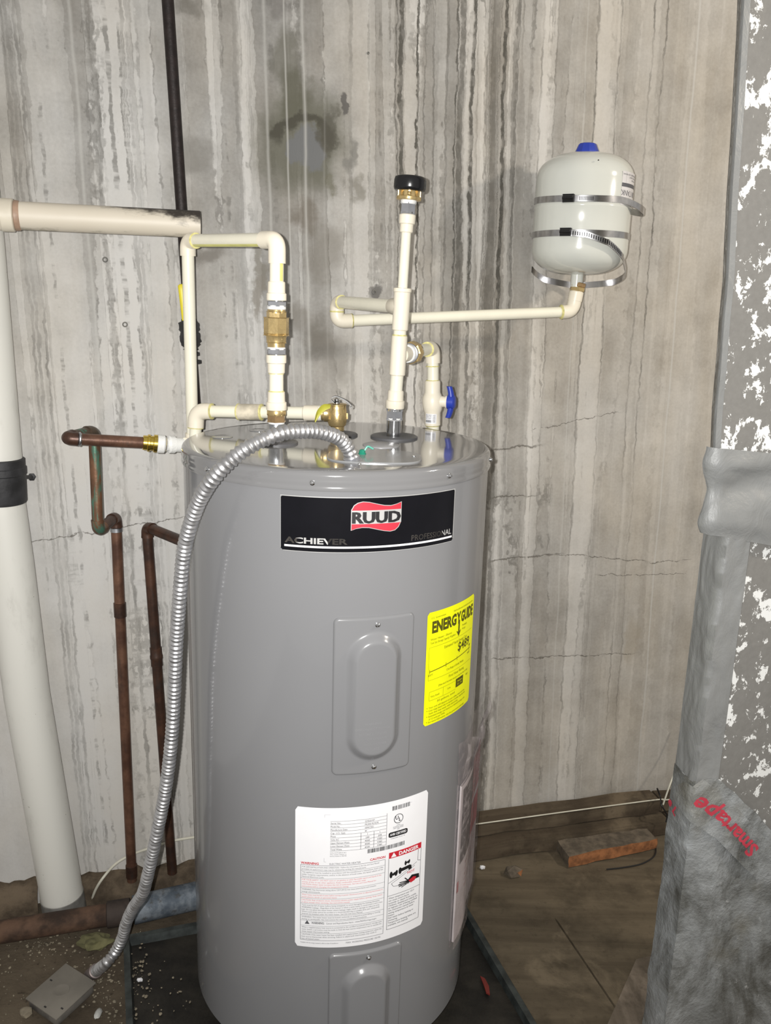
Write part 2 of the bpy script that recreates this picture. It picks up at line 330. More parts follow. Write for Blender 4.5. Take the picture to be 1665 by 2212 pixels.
def _shear():
    ks = []
    for (x0, y0, x1, y1) in ((152, 0, 180, 350), (290, 0, 332, 400), (620, 0, 622, 480), (657, 0, 660, 650), (1507, 0, 1468, 640), (1022, 0, 1012, 550), (38, 0, 65, 440), (902, 20, 903, 300)):
        a, b = uv(x0, y0); c, d = uv(x1, y1); ks.append(-(c - a) / (d - b))
    return sum(ks) / len(ks)
SHEAR = _shear()
CONC = concrete()
# ---- foil faced duct board
def foil(name, flakes, base=(.26, .26, .255), crumple=.5):
    t = NT(name); o = t.tc.outputs['Object']
    n = t.noise(o, 7, 6, .6); n2 = t.noise(o, 60, 4, .6)
    col = t.mix(n, tuple(c * .7 for c in base), tuple(c * 1.25 for c in base))
    met = .1
    if flakes:
        f = t.noise(t.scale(o, (1, 1, .8)), 36, 8, .68, .3); g = t.noise(o, 90, 4, .65)
        k = t.math('ADD', f, t.math('MULTIPLY', t.math('SUBTRACT', g, .5), .18))
        m = t.step(k, .542, .556)
        col = t.mix(t.math('MULTIPLY', t.noise(o, 110, 3), .5), (.16, .155, .145), (.27, .265, .25))
        col = t.mix(m, col, (.74, .75, .74)); met = .0
    w = t.noise(t.scale(o, (1, 1, .5)), 16, 5, .6, 1.5)
    t.bump(t.math('ADD', w, t.math('MULTIPLY', n2, .15)), crumple, .01)
    t.fin(Base_Color=col, Roughness=.5 if not flakes else .65, Metallic=met); return t.m
FOILF = foil('flaked_foil', True, crumple=.15)
FOILT = foil('grey_foil_tape', False, (.235, .24, .238), .4)
def wrapm():
    t = NT('crumpled_dark_foil'); o = t.tc.outputs['Object']
    n = t.noise(t.scale(o, (1, 1, .6)), 9, 7, .65, .8); n2 = t.noise(o, 45, 5, .65)
    col = t.mix(t.step(n, .3, .7), (.085, .085, .075), (.36, .38, .39)); col = t.mix(t.math('MULTIPLY', t.step(n2, .62, .72), .6), col, (.55, .56, .57))
    col = t.mix(t.math('MULTIPLY', t.step(t.noise(o, 6, 4), .58, .7), .4), col, (.16, .14, .09))
    t.bump(t.math('ADD', n, t.math('MULTIPLY', n2, .4)), .8, .012); t.fin(Base_Color=col, Roughness=.42, Metallic=.15); return t.m
FOILW = wrapm()
# ------------------------------------------------------------------ builders
def link(name, mesh, m, parent=None):
    o = bpy.data.objects.new(name, mesh); COL.objects.link(o)
    if m is not None and not mesh.materials: mesh.materials.append(m)
    if parent is not None: o.parent = parent
    return o
def root_loc(o):
    while o.parent is not None: o = o.parent
    return o.location
def obj(name, bm, m, parent=None, smooth=None, recalc=True):
    if recalc: bmesh.ops.recalc_face_normals(bm, faces=bm.faces)
    me = bpy.data.meshes.new(name)
    if parent is not None: loc = root_loc(parent).copy()
    else:
        xs = [v.co for v in bm.verts]
        loc = Vector(((min(c.x for c in xs) + max(c.x for c in xs)) / 2, (min(c.y for c in xs) + max(c.y for c in xs)) / 2, min(c.z for c in xs)))
    bmesh.ops.translate(bm, verts=bm.verts, vec=-loc)
    if smooth is not None:
        for f in bm.faces: f.smooth = True
        for e in bm.edges:
            if len(e.link_faces) == 2 and e.calc_face_angle(0) > smooth: e.smooth = False
    bm.to_mesh(me); bm.free()
    o = link(name, me, m, parent)
    if parent is None: o.location = loc
    return o
def tag(o, label=None, cat=None, group=None, kind=None):
    for k, v in (('label', label), ('category', cat), ('group', group), ('kind', kind)):
        if v: o[k] = v
    return o
def thing(name, loc, label, cat, group=None):
    o = bpy.data.objects.new(name, None); COL.objects.link(o); o.location = loc; o.empty_display_size = .05
    return tag(o, label, cat, group)
def frame(d):
    d = Vector(d).normalized(); a = Vector((0, 0, 1)) if abs(d.z) < .9 else Vector((1, 0, 0))
    x = a.cross(d).normalized(); return x, d.cross(x), d
def add_grid(bm, rows, close_u=False, close_v=False, cap=False):
    V = [[bm.verts.new(p) for p in r] for r in rows]; n = len(V); m = len(V[0])
    for i in range(n - (0 if close_v else 1)):
        for j in range(m - (0 if close_u else 1)):
            q = [V[i][j], V[i][(j + 1) % m], V[(i + 1) % n][(j + 1) % m], V[(i + 1) % n][j]]
            try: bm.faces.new(q)
            except ValueError: pass
    if cap:
        bm.faces.new(V[0]); bm.faces.new(V[-1][::-1])
    return V
def add_tube(bm, path, r, seg=20, cap=True):
    P = [Vector(p) for p in path]; n = len(P); rows = []
    R = r if isinstance(r, (list, tuple)) else [r] * n
    T = [(P[min(i + 1, n - 1)] - P[max(i - 1, 0)]).normalized() for i in range(n)]
    x, y, _ = frame(T[0])
    for i in range(n):
        x = (x - T[i] * x.dot(T[i])).normalized(); y = T[i].cross(x)
        rows.append([P[i] + (x * cos(2 * pi * k / seg) + y * sin(2 * pi * k / seg)) * R[i] for k in range(seg)])
    add_grid(bm, rows, close_u=True, cap=cap)
def tube(name, path, r, m, parent=None, seg=20, cap=True):
    bm = bmesh.new(); add_tube(bm, path, r, seg, cap); return obj(name, bm, m, parent, smooth=.7)
def add_lathe(bm, prof, base=(0, 0, 0), d=(0, 0, 1), seg=24, cap=True, rot=0.0):
    x, y, d = frame(d); base = Vector(base)
    rows = [[base + d * h + (x * cos(2 * pi * (k + rot) / seg) + y * sin(2 * pi * (k + rot) / seg)) * r for k in range(seg)] for r, h in prof]
    add_grid(bm, rows, close_u=True, cap=cap)
def lathe(name, prof, base, d, m, parent=None, seg=24, rot=0.0, smooth=.6, cap=True):
    bm = bmesh.new(); add_lathe(bm, prof, base, d, seg, cap, rot); return obj(name, bm, m, parent, smooth=smooth)
def add_box(bm, c, ax, ay, az, bev=0.0):
    c, ax, ay, az = map(Vector, (c, ax, ay, az)); V = []
    for i in (-1, 1):
        for j in (-1, 1):
            for k in (-1, 1): V.append(bm.verts.new(c + ax * i + ay * j + az * k))
    fs = [bm.faces.new([V[a] for a in q]) for q in ((0, 1, 3, 2), (4, 6, 7, 5), (0, 4, 5, 1), (2, 3, 7, 6), (0, 2, 6, 4), (1, 5, 7, 3))]
    if bev:
        es = {e for f in fs for e in f.edges}
        bmesh.ops.bevel(bm, geom=list(es), offset=bev, segments=2, affect='EDGES', profile=.5)
def box(name, c, ax, ay, az, m, parent=None, bev=0.0, smooth=None):
    bm = bmesh.new(); add_box(bm, c, ax, ay, az, bev); return obj(name, bm, m, parent, smooth)
def bez(pts, n=8):
    P = [Vector(p) for p in pts]; out = []
    for i in range(len(P) - 1):
        a, b = P[i], P[i + 1]; t0 = (P[i + 1] - P[max(i - 1, 0)]) / 2; t1 = (P[min(i + 2, len(P) - 1)] - P[i]) / 2
        for k in range(n):
            t = k / n; out.append(a * (2 * t ** 3 - 3 * t * t + 1) + t0 * (t ** 3 - 2 * t * t + t) + b * (-2 * t ** 3 + 3 * t * t) + t1 * (t ** 3 - t * t))
    return out + [P[-1]]
def elbow(name, c, d1, d2, r, leg, m, parent, hub=1.0, bend=None, prim=None):
    """90 degree pipe fitting: two sockets meeting in a rounded bend"""
    c, d1, d2 = Vector(c), Vector(d1).normalized(), Vector(d2).normalized(); b = bend or r * 1.15
    path = [c + d1 * leg, c + d1 * (leg - .0015), c + d1 * b]; R = [r * hub, r * hub, r]
    for k in range(1, 8):
        t = k / 8; path.append((c + d1 * b) * (1 - t) ** 2 + c * (2 * t * (1 - t)) + (c + d2 * b) * t * t); R.append(r)
    path += [c + d2 * b, c + d2 * (leg - .0015), c + d2 * leg]; R += [r, r * hub, r * hub]
    if leg - b < .003: R = [r] * len(R)
    o = tube(name, path, R, m, parent, seg=24)
    for d in (prim or ()):
        d = Vector(d).normalized(); lathe('cement_ring', [(r * .92, 0), (r * .99, .0004), (r * .99, .0016), (r * .85, .002)], c + d * leg, d, PRIMER, parent)
    return o
class Axis:
    """a straight stack of fittings: photo rows -> points on one line, photo widths -> radii"""
    def __init__(s, pts, Y): s.p = sorted([(y, on_y(x, y, Y)) for x, y in pts], key=lambda q: q[0])
    def at(s, y):
        p = s.p
        i = 0
        while i < len(p) - 2 and y > p[i + 1][0]: i += 1
        (y0, a), (y1, b) = p[i], p[i + 1]; t = (y - y0) / (y1 - y0); return a + (b - a) * t
    def ring(s, name, rows, m, parent, seg=24, smooth=.5, rot=0.0):
        rows = sorted(rows, key=lambda q: -q[0]); b = s.at(rows[0][0]); d = s.at(rows[-1][0]) - b
        prof = [(rad(s.at(y), w), (s.at(y) - b).length) for y, w in rows]
        for i in range(1, len(prof)):
            if prof[i][1] <= prof[i - 1][1]: prof[i] = (prof[i][0], prof[i - 1][1] + 1e-5)
        return lathe(name, prof, b, d, m, parent, seg=seg, smooth=smooth, rot=rot)
    def nut(s, name, y0, y1, w, m, parent, seg=6, rot=.0):
        h = abs(y1 - y0); c = min(h * .16, 2)
        return s.ring(name, [(y1, w * .93), (y1 - c, w), (y0 + c, w), (y0, w * .93)], m, parent, seg=seg, smooth=.3, rot=rot)
# ---- flat print, text turned into thin meshes
_TX = {}
def text_mesh(txt, bold=0.0, spacing=1.0):
    k = (txt, bold, spacing)
    if k not in _TX:
        c = bpy.data.curves.new('t', 'FONT'); c.body = txt; c.size = 1.0; c.resolution_u = 2; c.offset = bold; c.space_character = spacing
        o = bpy.data.objects.new('t', c); me = o.to_mesh()
        V = [(v.co.x, v.co.y) for v in me.vertices]; Fs = [tuple(p.vertices) for p in me.polygons]
        o.to_mesh_clear(); bpy.data.objects.remove(o); bpy.data.curves.remove(c)
        _TX[k] = (V, Fs)
    return _TX[k]
class Sheet:
    """a label: place(s, t, lift) maps metres from its top left corner to the surface"""
    def __init__(s, place): s.place = place
    def patch(s, bm, x0, y0, x1, y1, lift, nx=1, ny=1):
        add_grid(bm, [[s.place(x0 + (x1 - x0) * i / nx, y0 + (y1 - y0) * j / ny, lift) for i in range(nx + 1)] for j in range(ny + 1)])
    def poly(s, bm, pts, lift):
        try: bm.faces.new([bm.verts.new(s.place(x, y, lift)) for x, y in pts])
        except ValueError: pass
    def text(s, bm, txt, x, y, h, lift, width=None, bold=0.0, align='L', rot=0.0, spacing=1.0, shear=0.0, part=None):
        V, Fs = text_mesh(txt, bold, spacing)
        if not V: return
        xs = [v[0] for v in V]; x0, w = min(xs), max(xs) - min(xs); k = h / .70
        sx = (width / w) if width else k
        off = {'L': 0, 'C': -w * sx / 2, 'R': -w * sx}[align]; ca, sa = cos(rot), sin(rot); B = []
        for a, b in V:
            px = off + (a - x0) * sx + b * k * shear; py = -b * k
            B.append(bm.verts.new(s.place(x + px * ca - py * sa, y + px * sa + py * ca, lift)))
        for f in Fs:
            if part:
                q = (sum(V[i][0] for i in f) / len(f) - x0) / w
                if not any(a <= q < b for a, b in part): continue
            try: bm.faces.new([B[i] for i in f])
            except ValueError: pass
    def round_rect(s, bm, x0, y0, x1, y1, r, lift, nx=24, ny=14):
        rows = []
        for j in range(ny + 1):
            t = j / ny; y = y0 + (y1 - y0) * (t if 0 < t < 1 else t)
            e = min(y - y0, y1 - y); ins = 0 if e >= r else r - sqrt(max(0, r * r - (r - e) ** 2))
            rows.append([s.place(x0 + ins + (x1 - x0 - 2 * ins) * i / nx, y, lift) for i in range(nx + 1)])
        # extra rows near the rounded ends
        add_grid(bm, rows)
    def line(s, bm, x0, y0, x1, y1, w, lift, n=1):
        dx, dy = x1 - x0, y1 - y0; L = hypot(dx, dy); ox, oy = -dy / L * w / 2, dx / L * w / 2
        rows = [[s.place(x0 + dx * i / n + ox, y0 + dy * i / n + oy, lift), s.place(x0 + dx * i / n - ox, y0 + dy * i / n - oy, lift)] for i in range(n + 1)]
        add_grid(bm, rows)
def cyl_sheet(th0, z0, R):
    return Sheet(lambda x, y, l: Vector((HX + (R + l) * sin(th0 + x / R), HY - (R + l) * cos(th0 + x / R), z0 - y)))
def prints(sheet, name, m, parent, fn):
    bm = bmesh.new(); fn(bm); o = obj(name, bm, m, parent, recalc=False)
    if name.endswith('print') or name in ('embossed_words', 'grey_frame', 'silver_edge', 'red_flag', 'logo_letters', 'red_panel'): o['kind'] = 'stuff'
    return o
# ------------------------------------------------------------------ setting
def build_room():
    me = bpy.data.meshes.new('wall_back'); bm = bmesh.new()
    x0, x1, z0, z1, th = -1.5, 2.0, -.05, 2.75, .2
    add_box(bm, ((x0 + x1) / 2, th / 2, (z0 + z1) / 2), ((x1 - x0) / 2, 0, 0), (0, th / 2, 0), (0, 0, (z1 - z0) / 2))
    bmesh.ops.recalc_face_normals(bm, faces=bm.faces); bm.to_mesh(me); bm.free()
    w = link('wall_back', me, CONC); w.matrix_world = Matrix.Translation(W0) @ Matrix((WD, -WN, Vector((0, 0, 1)))).transposed().to_4x4()
    tag(w, kind='structure')
    # form-tie plugs left in the concrete
    for x, y, r in ((227, 561, 5.5), (270, 701, 5.5), (795, 115, 2.5), (808, 631, 5)):
        p = on_wall(x, y); u, v = (p - W0).dot(WD), p.z; r = r * 1.8 / 1850
        bm = bmesh.new(); add_lathe(bm, [(r, -.004), (r, .002), (r * .8, .003), (r * .62, .003), (r * .5, -.001), (r * .1, -.001)], (u, 0, v), (0, -1, 0), 14)
        bmesh.ops.recalc_face_normals(bm, faces=bm.faces)
        m = bpy.data.meshes.new('tie_plug'); bm.to_mesh(m); bm.free(); link('tie_plug', m, TIEM, w)
    # floor: bare dirt with lumps, plywood sheets on the right
    bm = bmesh.new(); N = 90; rows = []
    for j in range(N + 1):
        r = []
        for i in range(N + 1):
            x = -1.3 + 2.9 * i / N; y = -0.6 + 3.0 * j / N
            h = mnoise.noise(Vector((x * 6, y * 6, 0))) * .008 + mnoise.noise(Vector((x * 22, y * 22, 3))) * .005
            k = min(max((-.42 - x) / .1, 0), 1); r.append(Vector((x, y, -.004 + h * k)))
        rows.append(r)
    add_grid(bm, rows); fl = obj('floor', bm, DIRT, smooth=1.5); tag(fl, kind='structure')
    def sheet(corners, z0, z1, m):
        bm = bmesh.new(); c = [Vector(q) for q in corners]
        lo = [bm.verts.new((q.x, q.y, z0)) for q in c]; hi = [bm.verts.new((q.x, q.y, z1)) for q in c]
        bm.faces.new(hi); bm.faces.new(lo[::-1])
        for i in range(len(c)): k = (i + 1) % len(c); bm.faces.new([lo[i], lo[k], hi[k], hi[i]])
        o = obj('plywood_sheet', bm, m, fl); return o
    z = .012
    s0, s1 = on_z(1203, 1990, z), on_z(1326, 2172, z); dr = (s1 - s0).normalized(); gp = Vector((-dr.y, dr.x, 0)) * .0022
    if gp.x > 0: gp = -gp
    wl = lambda x: Vector((x, WA * x + WB - .01, 0)); e1 = s0 + dr * 1.3; cl = s0 - dr * .012
    sheet([e1 + gp, s0 + gp, cl, wl(.36), wl(.0), Vector((-.02, 1.2, 0)), e1 + gp * 150], .0, z, PLY)
    sheet([e1 - gp, s0 - gp, cl, wl(.36), wl(1.6), Vector((1.6, .4, 0))], .0, z, PLY)
    a, b = on_z(1374, 2072, .022), on_z(1312, 2212, .022); d = (b - a)
    c2 = on_z(1470, 2100, .022)
    sheet([a, a + d * 3.2, a + d * 3.2 + Vector((.5, .2, 0)), a + Vector((.5, .16, 0))], z + .0005, .022, PLY2)
    return w, fl
TIEM = mat('tie_plug_mortar', (.16, .155, .14), .8, var=.3, vs=60)
WALL, FLOOR = build_room()
# ------------------------------------------------------------------ water heater
def build_heater():
    R0 = HR - .0025
    t = thing('water_heater', (HX, HY, 0.0), 'tall grey enamelled electric water heater standing in a drip pan', 'water heater')
    base = Vector((HX, HY, 0))
    fr = lambda y: on_y(712, y, HY - HR).z
    zs = fr(1054)
    lathe('jacket', [(R0 - .012, ZB), (R0 - .004, ZB + .001), (R0, ZB + .006), (R0, ZB + .05), (R0, zs + .01)], base, (0, 0, 1), GREYP, t, seg=128, cap=False)
    b = .009
    prof = [(R0 + .0005, zs - .006), (HR + .0005, zs - .0055), (HR + .0012, zs - .003), (HR + .0005, zs), (HR - .0002, zs + .003), (HR + .0008, zs + .006), (HR + .0002, zs + .009), (HR, zs + .012), (HR, ZT - b)]
    prof += [(HR - b + b * cos(a), ZT - b + b * sin(a)) for a in (pi / 10, pi / 5, pi * .3, pi * .4, pi / 2)]
    prof += [(HR * k, ZT) for k in (.9, .75, .6, .4, .2, .05)]
    lathe('lid', prof, base, (0, 0, 1), LIDP, t, seg=128)
    for k in range(3):
        bm = bmesh.new(); a = 2 * pi * k / 3 + .5
        add_lathe(bm, [(.02, .0185), (.02, ZB + .004)], (HX + .2 * sin(a), HY - .2 * cos(a), 0.0), (0, 0, 1), 12); obj('foot', bm, GREYP, t, smooth=.6)
    def screw(th, z, R, r=.0032, d=None, par=t):
        n = Vector((sin(th), -cos(th), 0)); p = Vector((HX, HY, z)) + n * (R - .0005)
        bm = bmesh.new(); add_lathe(bm, [(r * 1.3, 0), (r * 1.3, .0008), (r, .0012), (r * .95, .0028), (r * .6, .0038), (r * .1, .004)], p, n, 12); obj('screw', bm, CHROME, par, smooth=.6)
    for x, y in ((674, 1043), (972, 1028), (446, 1014)): th, z = on_cyl(x, y, HR + .002); screw(th, z, HR + .001)
    screw(1.42, on_cyl(972, 1028)[1], HR + .001)
    # nipple gaskets and raised spots on the lid
    for x, y, r in ((597, 957, .036), (851, 945, .042), (729, 940, .036)):
        p = on_z(x, y, ZT); lathe('gasket', [(r, -.001), (r, .0025), (r * .93, .0042), (r * .6, .005), (r * .42, .0035), (r * .3, .003)], p, (0, 0, 1), GASK, t, seg=40)
    p = on_z(823, 962, ZT); lathe('blanking_plug', [(.031, -.0005), (.031, .001), (.028, .0022), (.004, .0028)], p, (0, 0, 1), mat('pale_grey_plug', (.33, .33, .34), .35), t, seg=32)
    for x, y in ((480, 944), (560, 930)): p = on_z(x, y, ZT); lathe('knockout', [(.018, -.0005), (.018, .0008), (.016, .0012), (.002, .0012)], p, (0, 0, 1), LIDP, t, seg=28)
    # junction box cover
    A, Bq = on_z(706, 988, ZT), on_z(908, 988, ZT); c = (A + Bq) / 2 + Vector((0, .002, 0)); hw = (Bq - A).length / 2
    hd = .056
    bm = bmesh.new(); ring = []
    for k in range(48):
        a = 2 * pi * k / 48; e = 3.2; ca, sa = cos(a), sin(a)
        ring.append(Vector((c.x + hw * math.copysign(abs(ca) ** (2 / e), ca), c.y + hd * math.copysign(abs(sa) ** (2 / e), sa), 0)))
    rows = [[q + Vector((0, 0, ZT)) for q in ring], [q + Vector((0, 0, ZT + .0014)) for q in ring]] + [[c.xy.to_3d() + (q - c.xy.to_3d()) * s + Vector((0, 0, ZT + .0022)) for q in ring] for s in (.985, .6, .05)]
    add_grid(bm, rows, close_u=True, cap=True); cov = obj('junction_cover', bm, mat('grey_cover_enamel', (.25, .255, .26), .22, coat=.3, var=.03), t, smooth=.5)
    for x, y in ((776, 1003), (894, 986)):
        p = on_z(x, y, ZT + .0022); lathe('screw', [(.003, 0), (.0028, .0015), (.0004, .0024)], p, (0, 0, 1), CHROME, cov, seg=12)
    p = on_z(782, 981, ZT + .002); lathe('ground_screw', [(.0062, 0), (.0062, .0015), (.0050, .0028), (.0048, .0055), (.0036, .0072), (.001, .008)], p, (0, 0, 1), GREENW, cov, seg=8)
    q = on_z(806, 970, ZT + .01); tube('ground_wire', bez([p + Vector((.004, 0, .006)), (p + q) / 2 + Vector((0, 0, .008)), q], 6), .0016, mat('pale_green_wire', (.12, .42, .33), .4), cov, seg=8)
    # access panels: raised plate with a raised racetrack
    def panel(th0, th1, z1, z0, name):
        w = (th1 - th0) * R0; h = z1 - z0; nx, ny = 84, 150; rows = []
        cx, hw2, hh = w * .5 - .001, w * .5, h * .5
        for j in range(ny + 1):
            r = []
            for i in range(nx + 1):
                x = w * i / nx; y = h * j / ny
                dx = abs(x - hw2) - (hw2 - .009); dy = abs(y - hh) - (hh - .009)
                d = hypot(max(dx, 0), max(dy, 0)) - .009 + min(max(dx, dy), 0) * 0
                if dx > 0 and dy > 0 and d > 0:                      # pull the corner in to a round
                    f = .009 / (d + .009); x = hw2 + math.copysign(hw2 - .009 + dx * f, x - hw2); y = hh + math.copysign(hh - .009 + dy * f, y - hh)
                edge = min(max(-(max(dx, dy) - .009), 0), hypot(1, 1)) if not (dx > 0 and dy > 0) else max(0, .009 - hypot(dx, dy))
                lift = .0042 * min(1, edge / .0016 if edge < .0016 else 1) * 1.0
                lift = .0042 * (1 - (1 - min(edge / .003, 1)) ** 2)
                ex, ey = x - cx - .0005, y - hh + .0; hl = h * .305 - .016
                q = hypot(ex, max(abs(ey) - hl, 0)); ro, ri = w * .345, w * .215
                s = min(max((ro - q) / (ro - ri), 0), 1); lift += .0105 * (s * s * (3 - 2 * s))
                th = th0 + x / R0; rr = R0 + lift; r.append(Vector((HX + rr * sin(th), HY - rr * cos(th), z1 - y)))
            rows.append(r)
        bm = bmesh.new(); add_grid(bm, rows); p = obj(name, bm, GREYP, t, smooth=1.0, recalc=False)
        for f in (.048, .955): screw(th0 + (th1 - th0) * .52, z1 - h * f, R0 + .0045, .0032, par=p)
        return p
    c_ = CAM.z
    pa = panel(.0500, .5429, c_ - .4569, c_ - .7163, 'access_panel')
    sh = cyl_sheet(.0500, c_ - .4569, R0 + .0147)
    def emb(bm):
        for k, s in enumerate(('WARNING', 'DISCONNECT POWER', 'BEFORE OPENING', 'DO NOT OPERATE', 'WITHOUT COVER', 'IN PLACE')): sh.text(bm, s, .0635, .170 + .0085 * k, .0038, .0002, align='C')
    prints(sh, 'embossed_words', mat('grey_embossing', (.222, .224, .230), .25), pa, emb)
    zl = on_cyl(790, 2052, R0)[1]
    panel(.0500, .5429, zl, zl - .2594, 'access_panel')
    # ---- nameplate
    th0, th1, z1, z0 = -.2587, .8261, c_ - .27448, c_ - .35672; R = R0; w, h = (th1 - th0) * R, z1 - z0
    S0 = cyl_sheet(th0, z1, R)
    bm = bmesh.new(); S0.round_rect(bm, 0, 0, w, h, .004, .0010, 60, 24); npl = obj('nameplate', bm, PLATEB, t, smooth=1, recalc=False)
    def edge(bm):
        S0.line(bm, 0, 0.0003, w, 0.0003, .0012, .0013, 40); S0.line(bm, w - .0003, 0, w - .0003, h - .004, .0013, .0013, 2)
        S0.line(bm, .004, h - .0003, w - .004, h - .0003, .0008, .0013, 40); S0.line(bm, .0003, 0, .0003, h - .004, .0006, .0013, 2)
    prints(S0, 'silver_edge', SILVER, npl, edge)
    prints(S0, 'white_rule', WHITE, npl, lambda bm: S0.line(bm, .006, h - .0078, w - .003, h - .0078, .0030, .0013, 44))
    lx0 = (on_cyl(758, 1110, R)[0] - th0) * R; lx1 = (on_cyl(866, 1110, R)[0] - th0) * R; lw = lx1 - lx0; ly0, ly1 = .0045, .0555
    ly0, lh = .0059, .0465
    TOP = ((0, .27), (.05, .12), (.12, .04), (.22, .0), (.35, .02), (.5, .08), (.65, .135), (.78, .15), (.9, .11), (1, .05))
    BOT = ((0, .93), (.1, .87), (.22, .84), (.35, .85), (.5, .91), (.65, .97), (.78, 1.0), (.88, .97), (.95, .87), (1, .70))
    def tab(T, u):
        for (a, p), (b, q) in zip(T, T[1:]):
            if u <= b: f = (u - a) / (b - a); return p + (q - p) * f
        return T[-1][1]
    def flag(bm, g, f0, f1, lift):
        rows = []; n = 40
        for i in range(n + 1):
            u = i / n; x = lx0 + g + (lw - 2 * g) * u; t_, b_ = ly0 + lh * tab(TOP, u) + g, ly0 + lh * tab(BOT, u) - g
            y0 = t_ if f0 is None else max(t_, ly0 + lh * f0); y1 = b_ if f1 is None else min(b_, ly0 + lh * f1)
            rows.append([S0.place(x, y0, lift), S0.place(x, max(y1, y0), lift)])
        add_grid(bm, rows)
    prints(S0, 'logo_outline', SILVER, npl, lambda bm: flag(bm, 0, None, None, .0013))
    prints(S0, 'red_flag', REDL, npl, lambda bm: (flag(bm, .0009, None, .285, .0016), flag(bm, .0009, .72, None, .0016)))
    prints(S0, 'logo_letters', BLACKI, npl, lambda bm: [S0.text(bm, 'RUUD', lx0 + .0012 + k, ly0 + lh * .685, lh * .345, .0019, width=lw * .955, bold=.03) for k in (0, .0007, .0014)])
    for wd_, al, x_, ww, bo, sh_, m_ in (('ACHIEVER', 'L', .0065, .092, .03, ((0, .235), (.70, 2)), SHADESIL), ('ACHIEVER', 'L', .0065, .092, .03, ((.235, .70),), SILVER),
                                    ('PROFESSIONAL', 'R', w - .005, .078, .008, ((0, .735),), SHADESIL), ('PROFESSIONAL', 'R', w - .005, .078, .008, ((.735, 2),), SILVER)):
        o = prints(S0, 'model_word', m_, npl, lambda bm: S0.text(bm, wd_, x_, h - .0125, .0085, .0013, width=ww, bold=bo, align=al, part=sh_)); o['kind'] = 'stuff'  # bright and dim letter runs paint a reflection across the chrome words
    # ---- yellow energy label
    th0, th1, z1, z0 = .64418, 1.15444, c_ - .46514, c_ - .65732; w, h = (th1 - th0) * R, z1 - z0
    S1 = cyl_sheet(th0, z1, R); bm = bmesh.new(); S1.round_rect(bm, 0, 0, w, h, .004, .0006, 30, 40); en = obj('energy_label', bm, YELLOW, t, smooth=1, recalc=False); en['label'] = 'yellow energy label with black price print'
    def big(bm):
        l = .0009
        S1.text(bm, 'ENERG', .0100, .0345, .0180, l, width=.0585, bold=.05); S1.text(bm, 'Y', .0690, .0345, .0180, l, width=.0130, bold=.05); S1.text(bm, 'GUIDE', .0825, .0345, .0180, l, width=.0435, bold=.05)
        S1.line(bm, .0772, .030, .0772, .052, .0042, l); S1.poly(bm, [(.0700, .0470), (.0772, .0580), (.0844, .0470), (.0785, .0500), (.0760, .0500)][::-1], l)
        S1.text(bm, '$489', .0770, .0840, .0150, l, width=.040, bold=.02)
        S1.line(bm, .0085, .1000, .122, .0920, .0013, l, 16)
        for x in (.0085, .046, .076, .119): S1.line(bm, x, .0965 - x * .06, x, .1040 - x * .06, .0008, l)
        S1.poly(bm, [(.1165, .0855), (.1215, .0840), (.1195, .0905)][::-1], l)
        S1.patch(bm, .0760, .1330, .1000, .1480, l, 6, 1)
    prints(S1, 'bold_print', YINK, en, big)
    def small(bm):
        l = .0008
        def tx(s, x, y, hh, wd=None, al='L'): S1.text(bm, s, x, y, hh, l, width=wd, align=al)
        tx('U.S. Government', .008, .0115, .0032); tx('Federal law prohibits removal of this label before consumer purchase.', .060, .0115, .0030, .064)
        tx('Water Heater - Electric', .008, .0475, .0036); tx('Tank Size (Storage Capacity): 40 gallons', .008, .0535, .0036, .060); tx('Model(s)', .088, .0440, .0032); tx('40 gal', .088, .0500, .0032)
        tx('Estimated Yearly Energy Cost', .040, .0680, .0048, .066); tx('$477', .006, .1075, .0034); tx('$489', .112, .1010, .0034)
        tx('Cost Range of Similar Models', .048, .1085, .0038, .050)
        tx('First Hour Rating', .055, .1225, .0046, .046); tx('(How much hot water you get in the first hour of use)', .030, .1300, .0034, .086)
        tx('Very Small', .013, .1450, .0032); tx('Low', .053, .1430, .0034); tx('High', .110, .1385, .0034); tx('50 gallons, total', .028, .1565, .0036, .046)
        for k, s in enumerate(('Your cost will depend on your utility rates and use.', 'Cost range based only on models of similar capacity and', 'fuels that heat water with electricity.', 'Estimated energy cost based on a national average cost', 'of 12 cents per kWh.', 'For more information, visit the government web page.')): tx(s, .010 if k not in (2, 4) else .011, .1640 + .0050 * k, .0032, min(.1, len(s) * .0019))
        for y in (.1625, .1672, .1772, .1868): S1.patch(bm, .006, y - .001, .0073, y + .0003, l)
        for a in ((.006, .0590, .126, .0590), (.006, .1145, .126, .1145), (.006, .0590, .006, .1145), (.010, .1350, .100, .1350), (.010, .1500, .076, .1500), (.010, .1350, .010, .1500), (.042, .1350, .042, .1500)): S1.line(bm, *a, .0004, l, 10 if a[1] == a[3] else 1)
    prints(S1, 'small_print', YINK, en, small)
    prints(S1, 'reversed_print', YELLOW, en, lambda bm: (S1.text(bm, 'Medium', .088, .1395, .0034, .0012, align='C'), S1.text(bm, '51 - 74', .088, .1450, .0034, .0012, align='C')))
    # ---- white rating label
    th0, th1, z1, z0 = -.1665, .71068, c_ - .77401, c_ - 1.0314; w, h = (th1 - th0) * R, z1 - z0
    S2 = cyl_sheet(th0, z1, R); bm = bmesh.new(); S2.round_rect(bm, 0, 0, w, h, .004, .0006, 44, 40); rl = obj('rating_label', bm, WHITE, t, smooth=1, recalc=False); rl['label'] = 'white rating and warning label'
    # photo crop (5.2x) -> label metres: x 90..1585 over the width, rows from 330 to 1900
    def X(a): return (a - 90) / 1480 * w
    def Z(y): return y / 1570 * h
    bxl, bxr, byt, byb = X(150), X(1050), .1035, .2440
